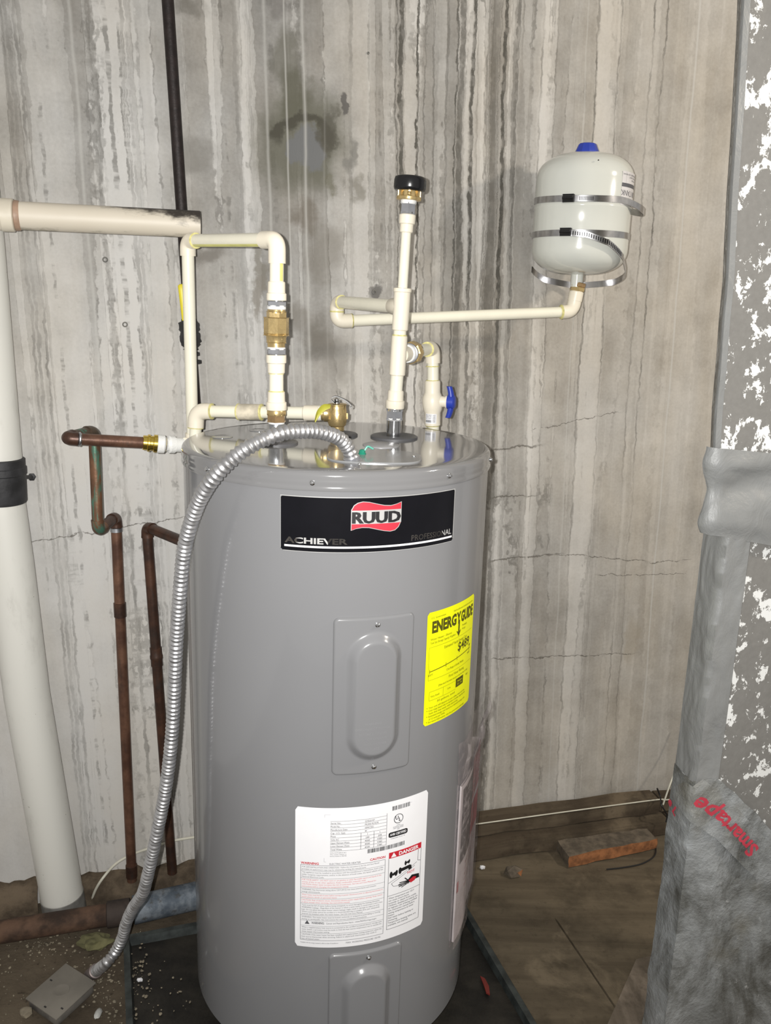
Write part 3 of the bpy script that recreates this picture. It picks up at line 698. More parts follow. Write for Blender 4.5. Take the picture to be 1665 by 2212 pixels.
    dl, dr_ = X(1092), X(1502)
    def redp(bm):
        l = .0009
        S2.patch(bm, dl, .0935, dr_, .1045, l, 10, 1)
        S2.text(bm, 'WARNING', bxl, .1020, .0040, l, width=.029, bold=.03); S2.text(bm, 'CAUTION', bxr, .1005, .0040, l, width=.026, bold=.03, align='R')
        S2.text(bm, 'HOT', (dl + dr_) / 2 + .012, .1440, .0048, l, align='C', bold=.01)
        S2.poly(bm, [(dl + .0385, .1568), (dl + .0480, .1528), (dl + .0540, .1553), (dl + .0510, .1608), (dl + .0430, .1628)][::-1], .0015)
    prints(S2, 'red_print', REDI, rl, redp)
    rows = [('FOR SAFE INSTALLATION AND OPERATION - Follow the instructions in the Use and Care Manual', 0), ('provided. A replacement copy may be obtained by writing the manufacturer.', 0), None,
            ('This appliance must be installed in accordance with the manufacturer\'s instructions, local codes,', 0), ('utility company requirements, and/or in the absence of local codes, the latest edition of the', 0), ('National Electrical Code.', 0), None,
            ('FOR YOUR SAFETY - DO NOT store or use gasoline or other flammable vapors and liquids in the', 1), ('vicinity of this or any other appliance. Keep combustible materials away.', 1),
            ('CAUTION: Hotter water increases the risk of scald injury. See Use and Care Manual for', 1), ('instructions before changing the temperature setting.', 1), None,
            ('WARNING: Any thermostat setting above 120 F (49 C) may cause severe burns and consume', 0), ('energy unnecessarily.', 0), None,
            ('Water heater must be full of water before turning on power. Disconnect prior to adjusting thermostats to', 1), ('avoid electric shock or personal injury.', 1), None,
            ('CAUTION: Risk of electric shock. Disconnect electric power supply before opening. Keep covers', 1), ('in place except when servicing. See instruction manual.', 1), None,
            ('Tank must be full of water before being energized, to avoid damaging the heating elements.', 0), ('WARNING: Leakage - Regardless of the manner in which a water heater is constructed it will in time', 0), ('leak. Do not place the water heater where leakage might result in damage to adjacent area.', 0), ('Where such areas cannot be avoided it is recommended that a suitable drain pan, adequately', 0), ('drained, be installed under the water heater. See Use and Care Manual.', 0), None,
            ('WARNING: This water heater must be braced, anchored, or strapped to avoid falling or moving', 0), ('during an earthquake. See instructions for correct installation procedures.', 0), None, 'W', None,
            ('When a supplementary heat source is connected to the certified household electric storage tank', 0), ('water heater, a provision must be made to limit the heat source temperature not to exceed the', 0), ('water heater thermostat setting.', 0), None,
            ('CAUTION: If the water heater has been installed with supplementary heating equipment, adjust the', 0), ('heat source thermostat when servicing. Failure to adjust both thermostats may result in', 0), ('loss of heated water.', 0)]
    nrow = sum(1 if r is not None else .42 for r in rows) + 1.0; stepy = (byb - byt - .002) / nrow
    lay = []; y = byt + .0015
    for r in rows:
        if r is None: lay.append(('rule', y + stepy * .2)); y += stepy * .42
        elif r == 'W': lay.append(('warn', y + stepy * 1.2)); y += stepy * 2.0
        else: lay.append((r, y + stepy * .8)); y += stepy
    def body(bm, which):
        for it, yy in lay:
            if isinstance(it, tuple) and it[1] == which: S2.text(bm, it[0], bxl + .002, yy, stepy * .62, .0009, width=min((bxr - bxl) * .965, len(it[0]) * .00142))
    prints(S2, 'pale_red_print', PINKI, rl, lambda bm: body(bm, 1))
    def grey(bm):
        l = .0009; body(bm, 0)
        S2.text(bm, 'ELECTRIC WATER HEATER', bxl + .046, .1018, .0032, l, width=.050)
        for it, yy in lay:
            if it == 'rule': S2.line(bm, bxl, yy, bxr, yy, .0004, l, 16)
            if it == 'warn':
                S2.text(bm, 'WARNING:', bxl + .018, yy, .0040, l, width=.021, bold=.02); S2.text(bm, 'Cancer and Reproductive Harm - www.P65Warnings.ca.gov', bxl + .042, yy, .0032, l, width=.083)
                S2.poly(bm, [(bxl + .007, yy + .0008), (bxl + .015, yy + .0008), (bxl + .011, yy - .0062)], l)
        for a in ((bxl, byt, bxr, byt), (bxl, byb, bxr, byb), (bxl, byt, bxl, byb), (bxr, byt, bxr, byb)): S2.line(bm, *a, .0006, l, 16 if a[1] == a[3] else 1)
        S2.text(bm, 'MAX. WORKING PRESSURE 150 PSI', X(640), byb + .0068, .0032, l, width=.058); S2.text(bm, 'Complies with the energy standard in effect on date of manufacture', bxl, byb + .0060, .0022, l, width=.062)
    prints(S2, 'grey_print', GREYI, rl, grey)
    S2_place = S2.place; S2b = S2
    def blk(bm):
        S2 = S2b; l = .0009; tx0, tx1 = X(455), X(1052); ry = [.0235 + .0059 * k for k in range(10)]
        for k, yy in enumerate(ry): S2.line(bm, tx0, yy, tx1, yy, .0004, l, 12)
        names = ('Serial No.', 'Model No.', 'Manufacture Date', 'Cap. U.S. Gals', 'Phase', 'Volts AC', 'Upper Element Watts', 'Lower Element Watts', 'Total Watts')
        vals = ('Q182201427', 'PROE40 M2 RU95', '02MAY2021', '40', ('1', '1'), ('240', '208'), ('4500', '3380'), ('4500', '3380'), ('4500', '3380'))
        for k, nme in enumerate(names):
            yy = ry[k] + .0048; S2.text(bm, nme, tx0 + .0005, yy, .0030, l, width=min(.03, len(nme) * .00165))
            if isinstance(vals[k], str): S2.text(bm, vals[k], X(815), yy, .0030, l, width=len(vals[k]) * .0016)
            else: S2.text(bm, vals[k][0], X(845), yy, .0030, l, align='C'); S2.text(bm, vals[k][1], X(980), yy, .0030, l, align='C')
        for x in (X(775), X(915)): S2.line(bm, x, ry[4], x, ry[9], .0005, l)
        S2.line(bm, X(1055), ry[0] - .004, X(1055), ry[9] + .001, .0005, l)
        for k, s in enumerate(('TOTAL WATTS 4500 AT 240 V', 'This water heater is', 'factory tested to 300 PSI')): S2.text(bm, s, tx0, .0810 + .0030 * k, .0018, l, width=.026)
        rnd = random.Random(3); x = X(848)
        while x < X(1272):
            b = rnd.choice((.0005, .0008, .0012)); S2.patch(bm, x, .0785, min(x + b, X(1272)), .0860, l); x += b + rnd.choice((.0005, .0008, .001))
        x = X(1115)
        while x < X(1325):
            b = rnd.choice((.0004, .0007, .001)); S2.patch(bm, x, .0095, min(x + b, X(1325)), .0172, l); x += b + rnd.choice((.0005, .0008, .0012))
        cx, cy, r = X(1192), .0340, .0085
        n = 28; rows = [[S2.place(cx + r * k * cos(2 * pi * i / n), cy + r * k * sin(2 * pi * i / n), l) for i in range(n)] for k in (1, .88)]; add_grid(bm, rows, close_u=True)
        S2.text(bm, 'U', cx - .0058, cy + .0010, .0062, l, bold=.02); S2.text(bm, 'L', cx + .0006, cy + .0048, .0062, l, bold=.02)
        for k, s in enumerate(('LISTED', 'HOUSEHOLD STORAGE', 'TANK WATER HEATER', '91M0')): S2.text(bm, s, cx, .0462 + .0026 * k, .0018, l, width=len(s) * .0011, align='C')
        S2.round_rect(bm, X(1080), .0562, X(1308), .0655, .003, l, 8, 12)
        S2.text(bm, 'CONFORMS TO UL 174', X(1192), .0690, .0018, l, width=.026, align='C')
        for a in ((dl, .1045, dl, .2390), (dr_, .1045, dr_, .2390), (dl, .2390, dr_, .2390), (dl, .1750, dr_, .1750)): S2.line(bm, *a, .0006, l, 8 if a[1] == a[3] else 1)
        for k, s in enumerate(('Water temperature over 125 F', 'can cause severe burns', 'instantly or death from scalds.', 'Children, disabled and elderly are', 'at highest risk of being scalded.', 'See instruction manual before', 'setting temperature at water', 'heater.', 'Feel water before bathing or', 'showering.', 'Temperature limiting valves are', 'available, see manual.')):
            S2.text(bm, s, dl + .002, .1812 + .0047 * k, .0031, l, width=min(.0565, len(s) * .00175))
        # tub, taps, spout and hand of the scald warning
        S2 = Sheet(lambda x, y, l_: S2_place(x, y - .0072, l_))
        for a in ((dl + .0005, .1580, dr_ - .008, .1350), (dl + .006, .1600, dr_ - .012, .1400), (dl + .006, .1600, dl + .010, .1660), (dl + .010, .1660, dl + .040, .1700), (dr_ - .006, .1120, dr_ - .006, .1330), (dr_ - .006, .1330, dr_ - .0005, .1350)): S2.line(bm, *a, .0006, l, 4)
        def disc(x, y, rx, ry_, ro=0.0, nn=16, lf=l): S2.poly(bm, [(x + rx * cos(2 * pi * i / nn) * cos(ro) - ry_ * sin(2 * pi * i / nn) * sin(ro), y + rx * cos(2 * pi * i / nn) * sin(ro) + ry_ * sin(2 * pi * i / nn) * cos(ro)) for i in range(nn)][::-1], lf)
        for x, y, k in ((dl + .009, .1430, 1), (dl + .0345, .1290, .72)):
            disc(x - .004 * k, y, .0028 * k, .0062 * k); disc(x + .0018 * k, y - .0008 * k, .0042 * k, .0026 * k, -.5); disc(x + .0055 * k, y - .001 * k, .0026 * k, .0055 * k, .2)
        disc(dl + .0215, .1400, .0030, .0062); S2.line(bm, dl + .0215, .1395, dl + .0410, .1375, .0062, l, 4); S2.line(bm, dl + .0400, .1360, dl + .0412, .1440, .0062, l, 2)
        hx, hy = dl + .0300, .1650
        S2.poly(bm, [(hx + .0070, hy - .0020), (hx + .0150, hy - .0090), (hx + .0180, hy - .0085), (hx + .0300, hy - .0060), (hx + .0310, hy + .0020), (hx + .0200, hy + .0020), (hx + .0080, hy + .0045)][::-1], l)
        for x, y, w2, g in ((hx - .0090, hy - .0020, .0018, (.0080, -.0010)), (hx - .0110, hy + .0015, .0018, (.0080, .0005)), (hx - .0100, hy + .0050, .0018, (.0080, .0020)), (hx - .0050, hy + .0075, .0016, (.0090, .0035))): S2.line(bm, x, y, hx + g[0], hy + g[1], w2, l, 3)
        S2.line(bm, hx + .0010, hy - .0080, hx + .0080, hy - .0010, .0018, l, 2)
    prints(S2, 'black_print', BLACKI, rl, blk)
    prints(S2, 'white_print', WHITE, rl, lambda bm: (S2.text(bm, 'DANGER', dl + .0180, .1022, .0064, .0013, width=.0385, bold=.03), S2.poly(bm, [(dl + .0035, .1028), (dl + .0135, .1028), (dl + .0085, .0945)], .0013), S2.text(bm, 'AHRI CERTIFIED', X(1192), .0625, .0042, .0013, width=.030, bold=.02, align='C')))
    prints(S2, 'grey_frame', mat('pale_grey_ink', (.45, .45, .47), .4), rl, lambda bm: [S2.line(bm, *a, .0006, .0009, 2) for a in ((X(395), .0115, X(455), .0115), (X(395), .0115, X(395), .0165), (X(395), .0895, X(395), .0965), (X(395), .0965, X(415), .0965), (X(1290), .0115, X(1352), .0115))])
    return t
HEATER = build_heater()
# ------------------------------------------------------------------ plastic water pipes above the heater
PR = .0111                                               # 3/4 inch plastic tube radius
def coupling(name, p, d, r, L, m, parent, rim=1.0):
    return lathe(name, [(r * .9, 0), (r, .0015), (r * rim, L - .0015), (r * .9, L)], p, d, m, parent)
def ink_mark(p, d, side, txt, h, m, parent):
    """a line of print along a tube: d along it, side = direction the print faces"""
    d = Vector(d).normalized(); n = (Vector(side) - d * Vector(side).dot(d)).normalized(); t = d.cross(n)
    sh = Sheet(lambda x, y, l: p + d * x + t * y + n * (l - y * y / (2 * PR)))
    bm = bmesh.new(); sh.text(bm, txt, 0, h / 2, h, .0004); obj('print', bm, m, parent, recalc=False)
def cold_inlet():
    B = on_z(597, 957, ZT); Y = B.y
    t = thing('cold_water_inlet', B, 'cream plastic cold inlet loop with brass check valve above left of heater', 'pipe')
    A = Axis([(597, 957), (596.6, 770), (597.5, 560), (598.5, 500)], Y)
    A.ring('nipple', [(958, 30), (950, 31), (912, 33), (906, 33)], GALV, t)
    A.ring('thread_tape', [(914, 35), (910, 35.5), (907, 34)], TAPEW, t)
    A.nut('union_nut', 908, 895, 44, BRASSD, t); A.ring('union_collar', [(896, 40), (894, 41), (886, 41), (883, 38)], BRASS, t)
    A.ring('adapter', [(884, 43), (883, 44), (868, 44), (866, 38), (846, 37), (844, 33)], CPVC2, t)
    A.ring('cement_ring', [(845, 35), (842.5, 33)], PRIMER, t)
    A.ring('pipe', [(848, 31), (800, 31)], CPVC, t)
    A.ring('cement_ring', [(807, 34), (805, 33.5)], PRIMER, t)
    A.ring('adapter', [(806, 33), (804, 37), (785, 38), (783, 43.5), (767, 44), (766, 41)], CPVC2, t)
    A.ring('thread', [(767, 30), (761, 30)], CHROME, t); A.nut('lock_nut', 763, 754, 46, NUTM, t, rot=.25)
    A.ring('thread_tape', [(755, 38), (754, 40), (751, 40), (749, 38)], TAPEW, t)
    cv = A.ring('check_valve', [(752, 38), (740, 39), (738, 42), (727, 44), (722, 50), (719, 57)], BRASS, t)
    A.nut('valve_hexagon', 722, 686, 58, BRASS, cv, seg=8, rot=.3); A.nut('valve_hexagon', 738, 726, 46, BRASS, cv, rot=.4); A.nut('valve_hexagon', 688, 673, 47, BRASS, cv, rot=.4)
    A.ring('valve_end', [(675, 40), (666, 39), (664, 37)], BRASS, cv)
    A.ring('thread_tape', [(668, 38), (666, 41), (659, 41), (657, 36)], TAPEW, t)
    A.nut('lock_nut', 659, 651, 47, NUTM, t, rot=.25); A.ring('thread', [(653, 29), (646, 29)], CHROME, t)
    A.ring('adapter', [(648, 41), (647, 43), (633, 43), (631, 38), (609, 37.5), (607, 34)], CPVC2, t)
    A.ring('pipe', [(612, 30.5), (545, 30.5)], CPVC, t)
    c1 = A.at(518); c2 = on_y(405, 520, 1.60)
    dh = (c2 - c1).normalized(); c1b = c1
    el = elbow('elbow', c1b, (0, 0, -1), dh, .0139, .036, CPVC2, t)
    tube('pipe', [c1b + dh * .03, c2 - dh * .012], PR, CPVC, t)
    # faint yellow printed stripe under the tube
    elbow('elbow', c2, -dh, (c2 - on_y(418, 957, 1.62)) * -1, .0139, .026, CPVC2, t, prim=[-dh])
    c3 = on_y(416.5, 962, 1.622); dv = (c3 - c2).normalized()
    tube('pipe', [c2 + dv * .015, c3 - dv * .012], PR, CPVC, t)
    dl = on_wall(395, 961, .165) - c3
    elbow('elbow', c3, -dv, dl, .0139, .024, CPVC2, t)
    pe = on_wall(357, 960, .166); d2 = (c3 - pe).normalized()
    lathe('male_adapter', [(.0105, 0), (.0125, .001), (.0125, .006), (.0165, .0075), (.0165, .017), (.0140, .018), (.0138, .040), (.0115, .041)], pe, d2, TAPEW, t)
    tube('pipe', [pe + d2 * .03, c3 - d2 * .02], PR, CPVC, t)
    p = A.at(602); ink_mark(A.at(600) + Vector((.004, 0, 0)), (0, 0, 1), (.45, -.9, 0), 'CPVC 3/4', .0035, GREYI, t)
    ink_mark(A.at(641) + Vector((-.006, -.0052, 0)), (1, 0, 0), (0, -1, 0), '3/4 IN', .003, GREYI, t)
    # yellow printed stripe on the tubes
    for P0, P1, n in ((A.at(606), A.at(562), Vector((.8, -.6, 0))), (c1b + dh * .04, c2 - dh * .03, Vector((0, -.75, -.66)))):
        d = (P1 - P0).normalized(); n = (n - d * n.dot(d)).normalized(); s = d.cross(n)
        bm = bmesh.new(); add_grid(bm, [[P + n * (PR * cos(a) + .0003) + s * PR * sin(a) for a in (-.35, -.15, .05, .25)] for P in (P0, P1)]); obj('stripe', bm, mat('yellow_stripe', (.66, .64, .22), .4), t, recalc=False)
    return t
cold_inlet()
def hot_outlet():
    B = on_z(851, 945, ZT); Y = B.y
    t = thing('hot_water_outlet', B, 'cream plastic hot outlet riser with black capped relief on top right of heater', 'pipe')
    A = Axis([(850, 945), (853, 872), (856.5, 825), (861, 765), (866, 670), (869.7, 620), (877, 505), (879.4, 475), (883, 428), (886, 393)], Y)
    A.ring('nipple', [(947, 33), (905, 33), (901, 34)], CHROME, t); A.ring('thread_tape', [(907, 34.5), (902, 34.5)], TAPEW, t)
    A.nut('union_nut', 904, 885, 41, NUTM, t); A.ring('thread', [(887, 37), (880, 36)], CHROME, t)
    A.ring('adapter', [(882, 39), (880, 41), (866, 41), (864, 35), (846, 34), (843, 31)], CPVC2, t)
    A.ring('pipe', [(846, 28), (806, 28)], CPVC, t)
    tee = A.ring('tee', [(811, 31), (809, 34.5), (727, 34.5), (724, 31)], CPVC2, t)
    A.ring('cement_ring', [(725, 33), (722.5, 30)], PRIMER, t)
    A.ring('pipe', [(728, 28), (708, 28)], CPVC, t)
    tee2 = A.ring('tee', [(714, 31), (712, 35), (640, 36), (632, 36), (630, 40), (623, 40), (622, 34)], CPVC2, t)
    A.ring('pipe', [(626, 21.5), (498, 21.5)], CPVC, t)
    A.ring('adapter', [(503, 25), (501, 29), (485, 29), (483, 35), (465, 36), (463, 33)], CPVC2, t)
    A.ring('thread', [(465, 31), (458, 31)], CHROME, t); A.nut('union_nut', 461, 440, 36.5, NUTM, t)
    A.ring('thread_tape', [(441, 32), (439, 35), (431, 35), (429, 32)], TAPEW, t)
    rv = A.ring('vacuum_relief', [(433, 50), (432, 54), (426, 54), (424, 47), (415, 40), (408, 42)], BRASS, t, seg=32)
    for k in range(10):
        a = 2 * pi * k / 10; p = A.at(415); r = rad(p, 44); box('post', p + Vector((cos(a) * r, sin(a) * r, 0)), (.0022 * cos(a), .0022 * sin(a), 0), (-.0030 * sin(a), .0030 * cos(a), 0), (0, 0, .008), BRASS, rv)
    A.ring('cap', [(413, 62), (411, 67), (406, 70), (390, 70), (384, 67), (381.5, 58), (381, 8)], BLACKP, rv, seg=40, smooth=.9)
    # branch of the upper tee: back to the wall, then along it to the tank
    a0 = A.at(663); e1 = on_wall(728, 652, .115); e2 = on_wall(727, 694, .115); d = (a0 - e1).normalized()
    tube('pipe', [e1 + d * .012, a0 - d * .014], PR * 1.05, CPVC, t)
    lathe('tee_branch', [(.0138, 0), (.0138, .03), (.0125, .032)], a0, -d, CPVC2, t)
    dd = (e2 - e1).normalized(); p0 = on_wall(745, 693, .115); p1 = on_wall(1236, 673, .112); de = (p1 - e2).normalized()
    elbow('elbow', e1, d, dd, .0138, .018, CPVC2, t, prim=[d]); elbow('elbow', e2, -dd, de, .0138, .030, CPVC2, t, bend=.016)
    lathe('cement_ring', [(.0139, 0), (.0144, .001), (.0139, .003)], e2 - dd * .017, -dd, PRIMER, t)
    lathe('cement_ring', [(.0145, 0), (.0138, .0015), (.0118, .003)], e2 + de * .0295, de, PRIMER, t)
    tube('pipe', [e2 + de * .02, p1 - de * .01], PR, CPVC, t)
    tk = on_wall(1243, 640, .112)
    up = (tk - p1).normalized()
    elbow('elbow', p1, -de, up, .0142, .026, CPVC2, t, bend=.017)
    lathe('cement_ring', [(.0155, 0), (.014, .0015), (.0118, .003)], p1 - de * .0255, -de, PRIMER, t)
    lathe('adapter', [(.0150, .022), (.0150, .040), (.0135, .042)], p1, up, CPVC2, t)
    q = p1 + up * .042
    lathe('brass_nut', [(.0150, 0), (.0158, .001), (.0158, .0075), (.0150, .0085)], q, up, BRASS, t, seg=6, smooth=.3)
    lathe('brass_nut', [(.0150, .0085), (.0162, .0095), (.0162, .0165), (.0150, .0175)], q, up, BRASSD, t, seg=6, smooth=.3)
    # branch of the lower tee: union, elbow, ball valve down behind the heater
    b0 = A.at(768); e3 = on_y(934.5, 752, 1.662); d3 = (e3 - b0).normalized()
    tube('pipe', [b0, e3 - d3 * .012], PR, CPVC, t)
    lathe('tee_branch', [(.0138, .01), (.0138, .034), (.0125, .035)], b0, d3, CPVC2, t)
    L = (e3 - b0).length
    lathe('union_flange', [(.0155, 0), (.0165, .002), (.0165, .0055), (.0150, .007)], b0 + d3 * .036, d3, TAPEW, t, seg=28)
    lathe('union_ring', [(.0150, 0), (.0178, .001), (.0178, .006), (.0150, .007)], b0 + d3 * .043, d3, NUTM, t, seg=28)
    lathe('union_hexagon', [(.0165, 0), (.0205, .002), (.0205, .018), (.0175, .020)], b0 + d3 * .050, d3, BRASS, t, seg=8, smooth=.3)
    lathe('union_collar', [(.0172, 0), (.0172, .006), (.014, .008)], b0 + d3 * .070, d3, CHROME, t)
    lo = on_y(936, 960, 1.662); dv = (lo - e3).normalized()
    elbow('elbow', e3, -d3, dv, .0142, .028, CPVC2, t, prim=[-d3])
    tube('pipe', [e3 + dv * .02, e3 + dv * .30], PR, CPVC, t)
    V = Axis([(934, 760), (934, 830), (934, 925)], 1.662)
    V.ring('cement_ring', [(823, 30), (820.5, 27)], PRIMER, t); V.ring('cement_ring', [(792, 30), (790, 27)], PRIMER, t)
    vb = V.ring('ball_valve', [(920, 28), (918, 34), (891, 35), (884, 41), (874, 44), (866, 44.5), (858, 43), (851, 37), (847, 34), (825, 34), (822, 31)], CPVC2, t, smooth=.9)
    V.ring('cement_ring', [(920.5, 30), (917.5, 33)], PRIMER, t)
    s = V.at(866); sd = Vector((.96, -.28, 0)).normalized()
    lathe('valve_stem', [(.0115, .010), (.0105, .022), (.0100, .026), (.0122, .0262), (.0122, .031)], s, sd, CPVC2, vb)
    hb = bmesh.new(); fr_, up_ = sd.cross(Vector((0, 0, 1))).normalized(), Vector((0, 0, 1)); hc = s + sd * .036
    add_lathe(hb, [(.0135, -.006), (.0135, .006), (.010, .009), (.004, .009)], hc, sd, 20)
    for sg in (-1, 1):
        rows = []
        for k in range(7):
            f = k / 6; z = sg * (.004 + .026 * f); w = .0085 - .002 * f; th = .0065 - .001 * f
            c = hc + up_ * z + sd * (.001 - .005 * f * f)
            rows.append([c + fr_ * (w * cos(a)) + sd * (th * sin(a)) for a in [2 * pi * q / 12 for q in range(12)]])
        add_grid(hb, rows, close_u=True, cap=True)
    h = obj('valve_handle', hb, BLUE, vb, smooth=.8); h['label'] = 'blue T-shaped handle'
    r = rad(V.at(905), 35)
    P0 = V.at(892)
    sh = Sheet(lambda x, y, l: P0 + Vector((sin(-.95 + x / r), -cos(-.95 + x / r), 0)) * (r + l) - Vector((0, 0, y)))
    bm = bmesh.new(); sh.patch(bm, 0, 0, .0225, .019, .0004, 14, 1); lb = obj('sticker', bm, WHITE, vb, smooth=1, recalc=False)
    def pr(bm):
        for k, s_ in enumerate(('BALL VALVE', '3/4 IN CTS', 'SKT X SKT')): sh.text(bm, s_, .0010, .0035 + .0032 * k, .0022, .0008, width=.0115)
        x = .0010; rn = random.Random(1)
        while x < .0125: b = rn.choice((.0005, .0009)); sh.patch(bm, x, .0120, x + b, .0165, .0008); x += b + .0005
        for k in range(5): sh.text(bm, 'NSF', .0150, .0040 + .0030 * k, .0022, .0008, width=.005)
    prints(sh, 'sticker_print', BLACKI, lb, pr)
    return t
hot_outlet()
def relief():
    B = on_z(729, 941, ZT); Y = B.y
    t = thing('relief_valve', B, 'brass temperature relief valve with bent steel lever on heater lid', 'valve')
    A = Axis([(729, 945), (728, 900), (727, 855)], Y)
    A.ring('base', [(944, 24), (932, 25), (930, 29), (921, 30), (919, 26)], BRASS, t)
    body = A.ring('body', [(921, 30), (919, 36), (912, 41), (900, 42), (885, 42), (883, 40), (876, 40), (875, 42.5), (873, 42.5), (872, 38), (871, 6)], BRASS, t, seg=32)
    for a in (-.9, .35, 1.5): 
        n = Vector((sin(a), -cos(a), 0)); p = A.at(898) + n * rad(A.at(898), 42); box('boss', p, n * .0022, n.cross(Vector((0, 0, 1))) * .0018, (0, 0, .0052), BRASS, body)
    A.ring('stem', [(873, 14), (868, 14), (866, 10), (862, 10)], CHROME, t)
    p = [on_y(x, y, Y - .005) for x, y in ((722, 871), (717, 866), (717, 860), (724, 857), (735, 860), (747, 866), (757, 874), (760, 879), (756, 881))]
    bm = bmesh.new(); pb = bez(p, 5); add_grid(bm, [[q + Vector((0, s, 0)) for q in pb] for s in (-.005, .005)]); add_grid(bm, [[q + Vector((0, s, .0016)) for q in pb] for s in (.005, -.005)])
    add_grid(bm, [[q + Vector((0, -.005, z)) for q in pb] for z in (.0016, 0)]); obj('lever', bm, mat('dark_steel', (.12, .12, .12), .4, .8), t, smooth=.8)
    o = A.at(893); d = Vector((-1, .05, -.02)).normalized()
    lathe('outlet', [(.010, .006), (.0135, .012), (.0150, .016), (.0150, .022), (.0128, .024), (.0128, .028)], o, d, BRASS, t)
    lathe('thread_tape', [(.0120, .027), (.0132, .028), (.0132, .032), (.0118, .033)], o, d, TAPEW, t)
    # curled yellow warning tag
    P = [[on_y(x, y, Y - .028 + .006 * k) for x, y in row] for k, row in enumerate((((714, 873), (697, 874), (684, 889), (679, 911)), ((713, 882), (702, 887), (691, 897), (681, 913))))]
    bm = bmesh.new(); a, b = bez(P[0], 5), bez(P[1], 5); add_grid(bm, [a, [(u + v) / 2 + Vector((0, .003, 0)) for u, v in zip(a, b)], b]); tg = obj('warning_tag', bm, YTAG, t, smooth=1)
    # the discharge line
    t2 = thing('discharge_pipe', on_y(421, 940, 1.57), 'cream plastic discharge pipe running left behind the left riser', 'pipe')
    j = o + d * .030; e = on_y(424, 888, 1.572); dh = (j - e).normalized()
    lathe('adapter', [(.0120, 0), (.0140, .001), (.0140, .028), (.0125, .030)], j, -dh, CPVC2, t2)
    tube('pipe', [j - dh * .02, e + dh * .015], PR, CPVC, t2)
    q0, q1 = on_y(515, 886, 1.555), on_y(567, 887, 1.55); f = lambda q: e + dh * (q - e).dot(dh)
    coupling('coupling', f(q0), dh, .0146, (f(q1) - f(q0)).length, mat('stained_cream_plastic', (.62, .56, .44), .4, var=.25, vs=45), t2)
    for q in (q0, q1): lathe('cement_ring', [(.0118, -.002), (.0152, 0), (.0152, .0018), (.0118, .003)], f(q), dh, PRIMER, t2)
    lo = on_y(421, 962, 1.572); dv = (lo - e).normalized()
    elbow('elbow', e, dh, dv, .0150, .030, CPVC2, t2, bend=.019, prim=[dh, dv])
    tube('pipe', [e + dv * .02, e + dv * .1, Vector(((e + dv * .1).x, (e + dv * .1).y, .16))], PR, CPVC, t2)
    return t
relief()
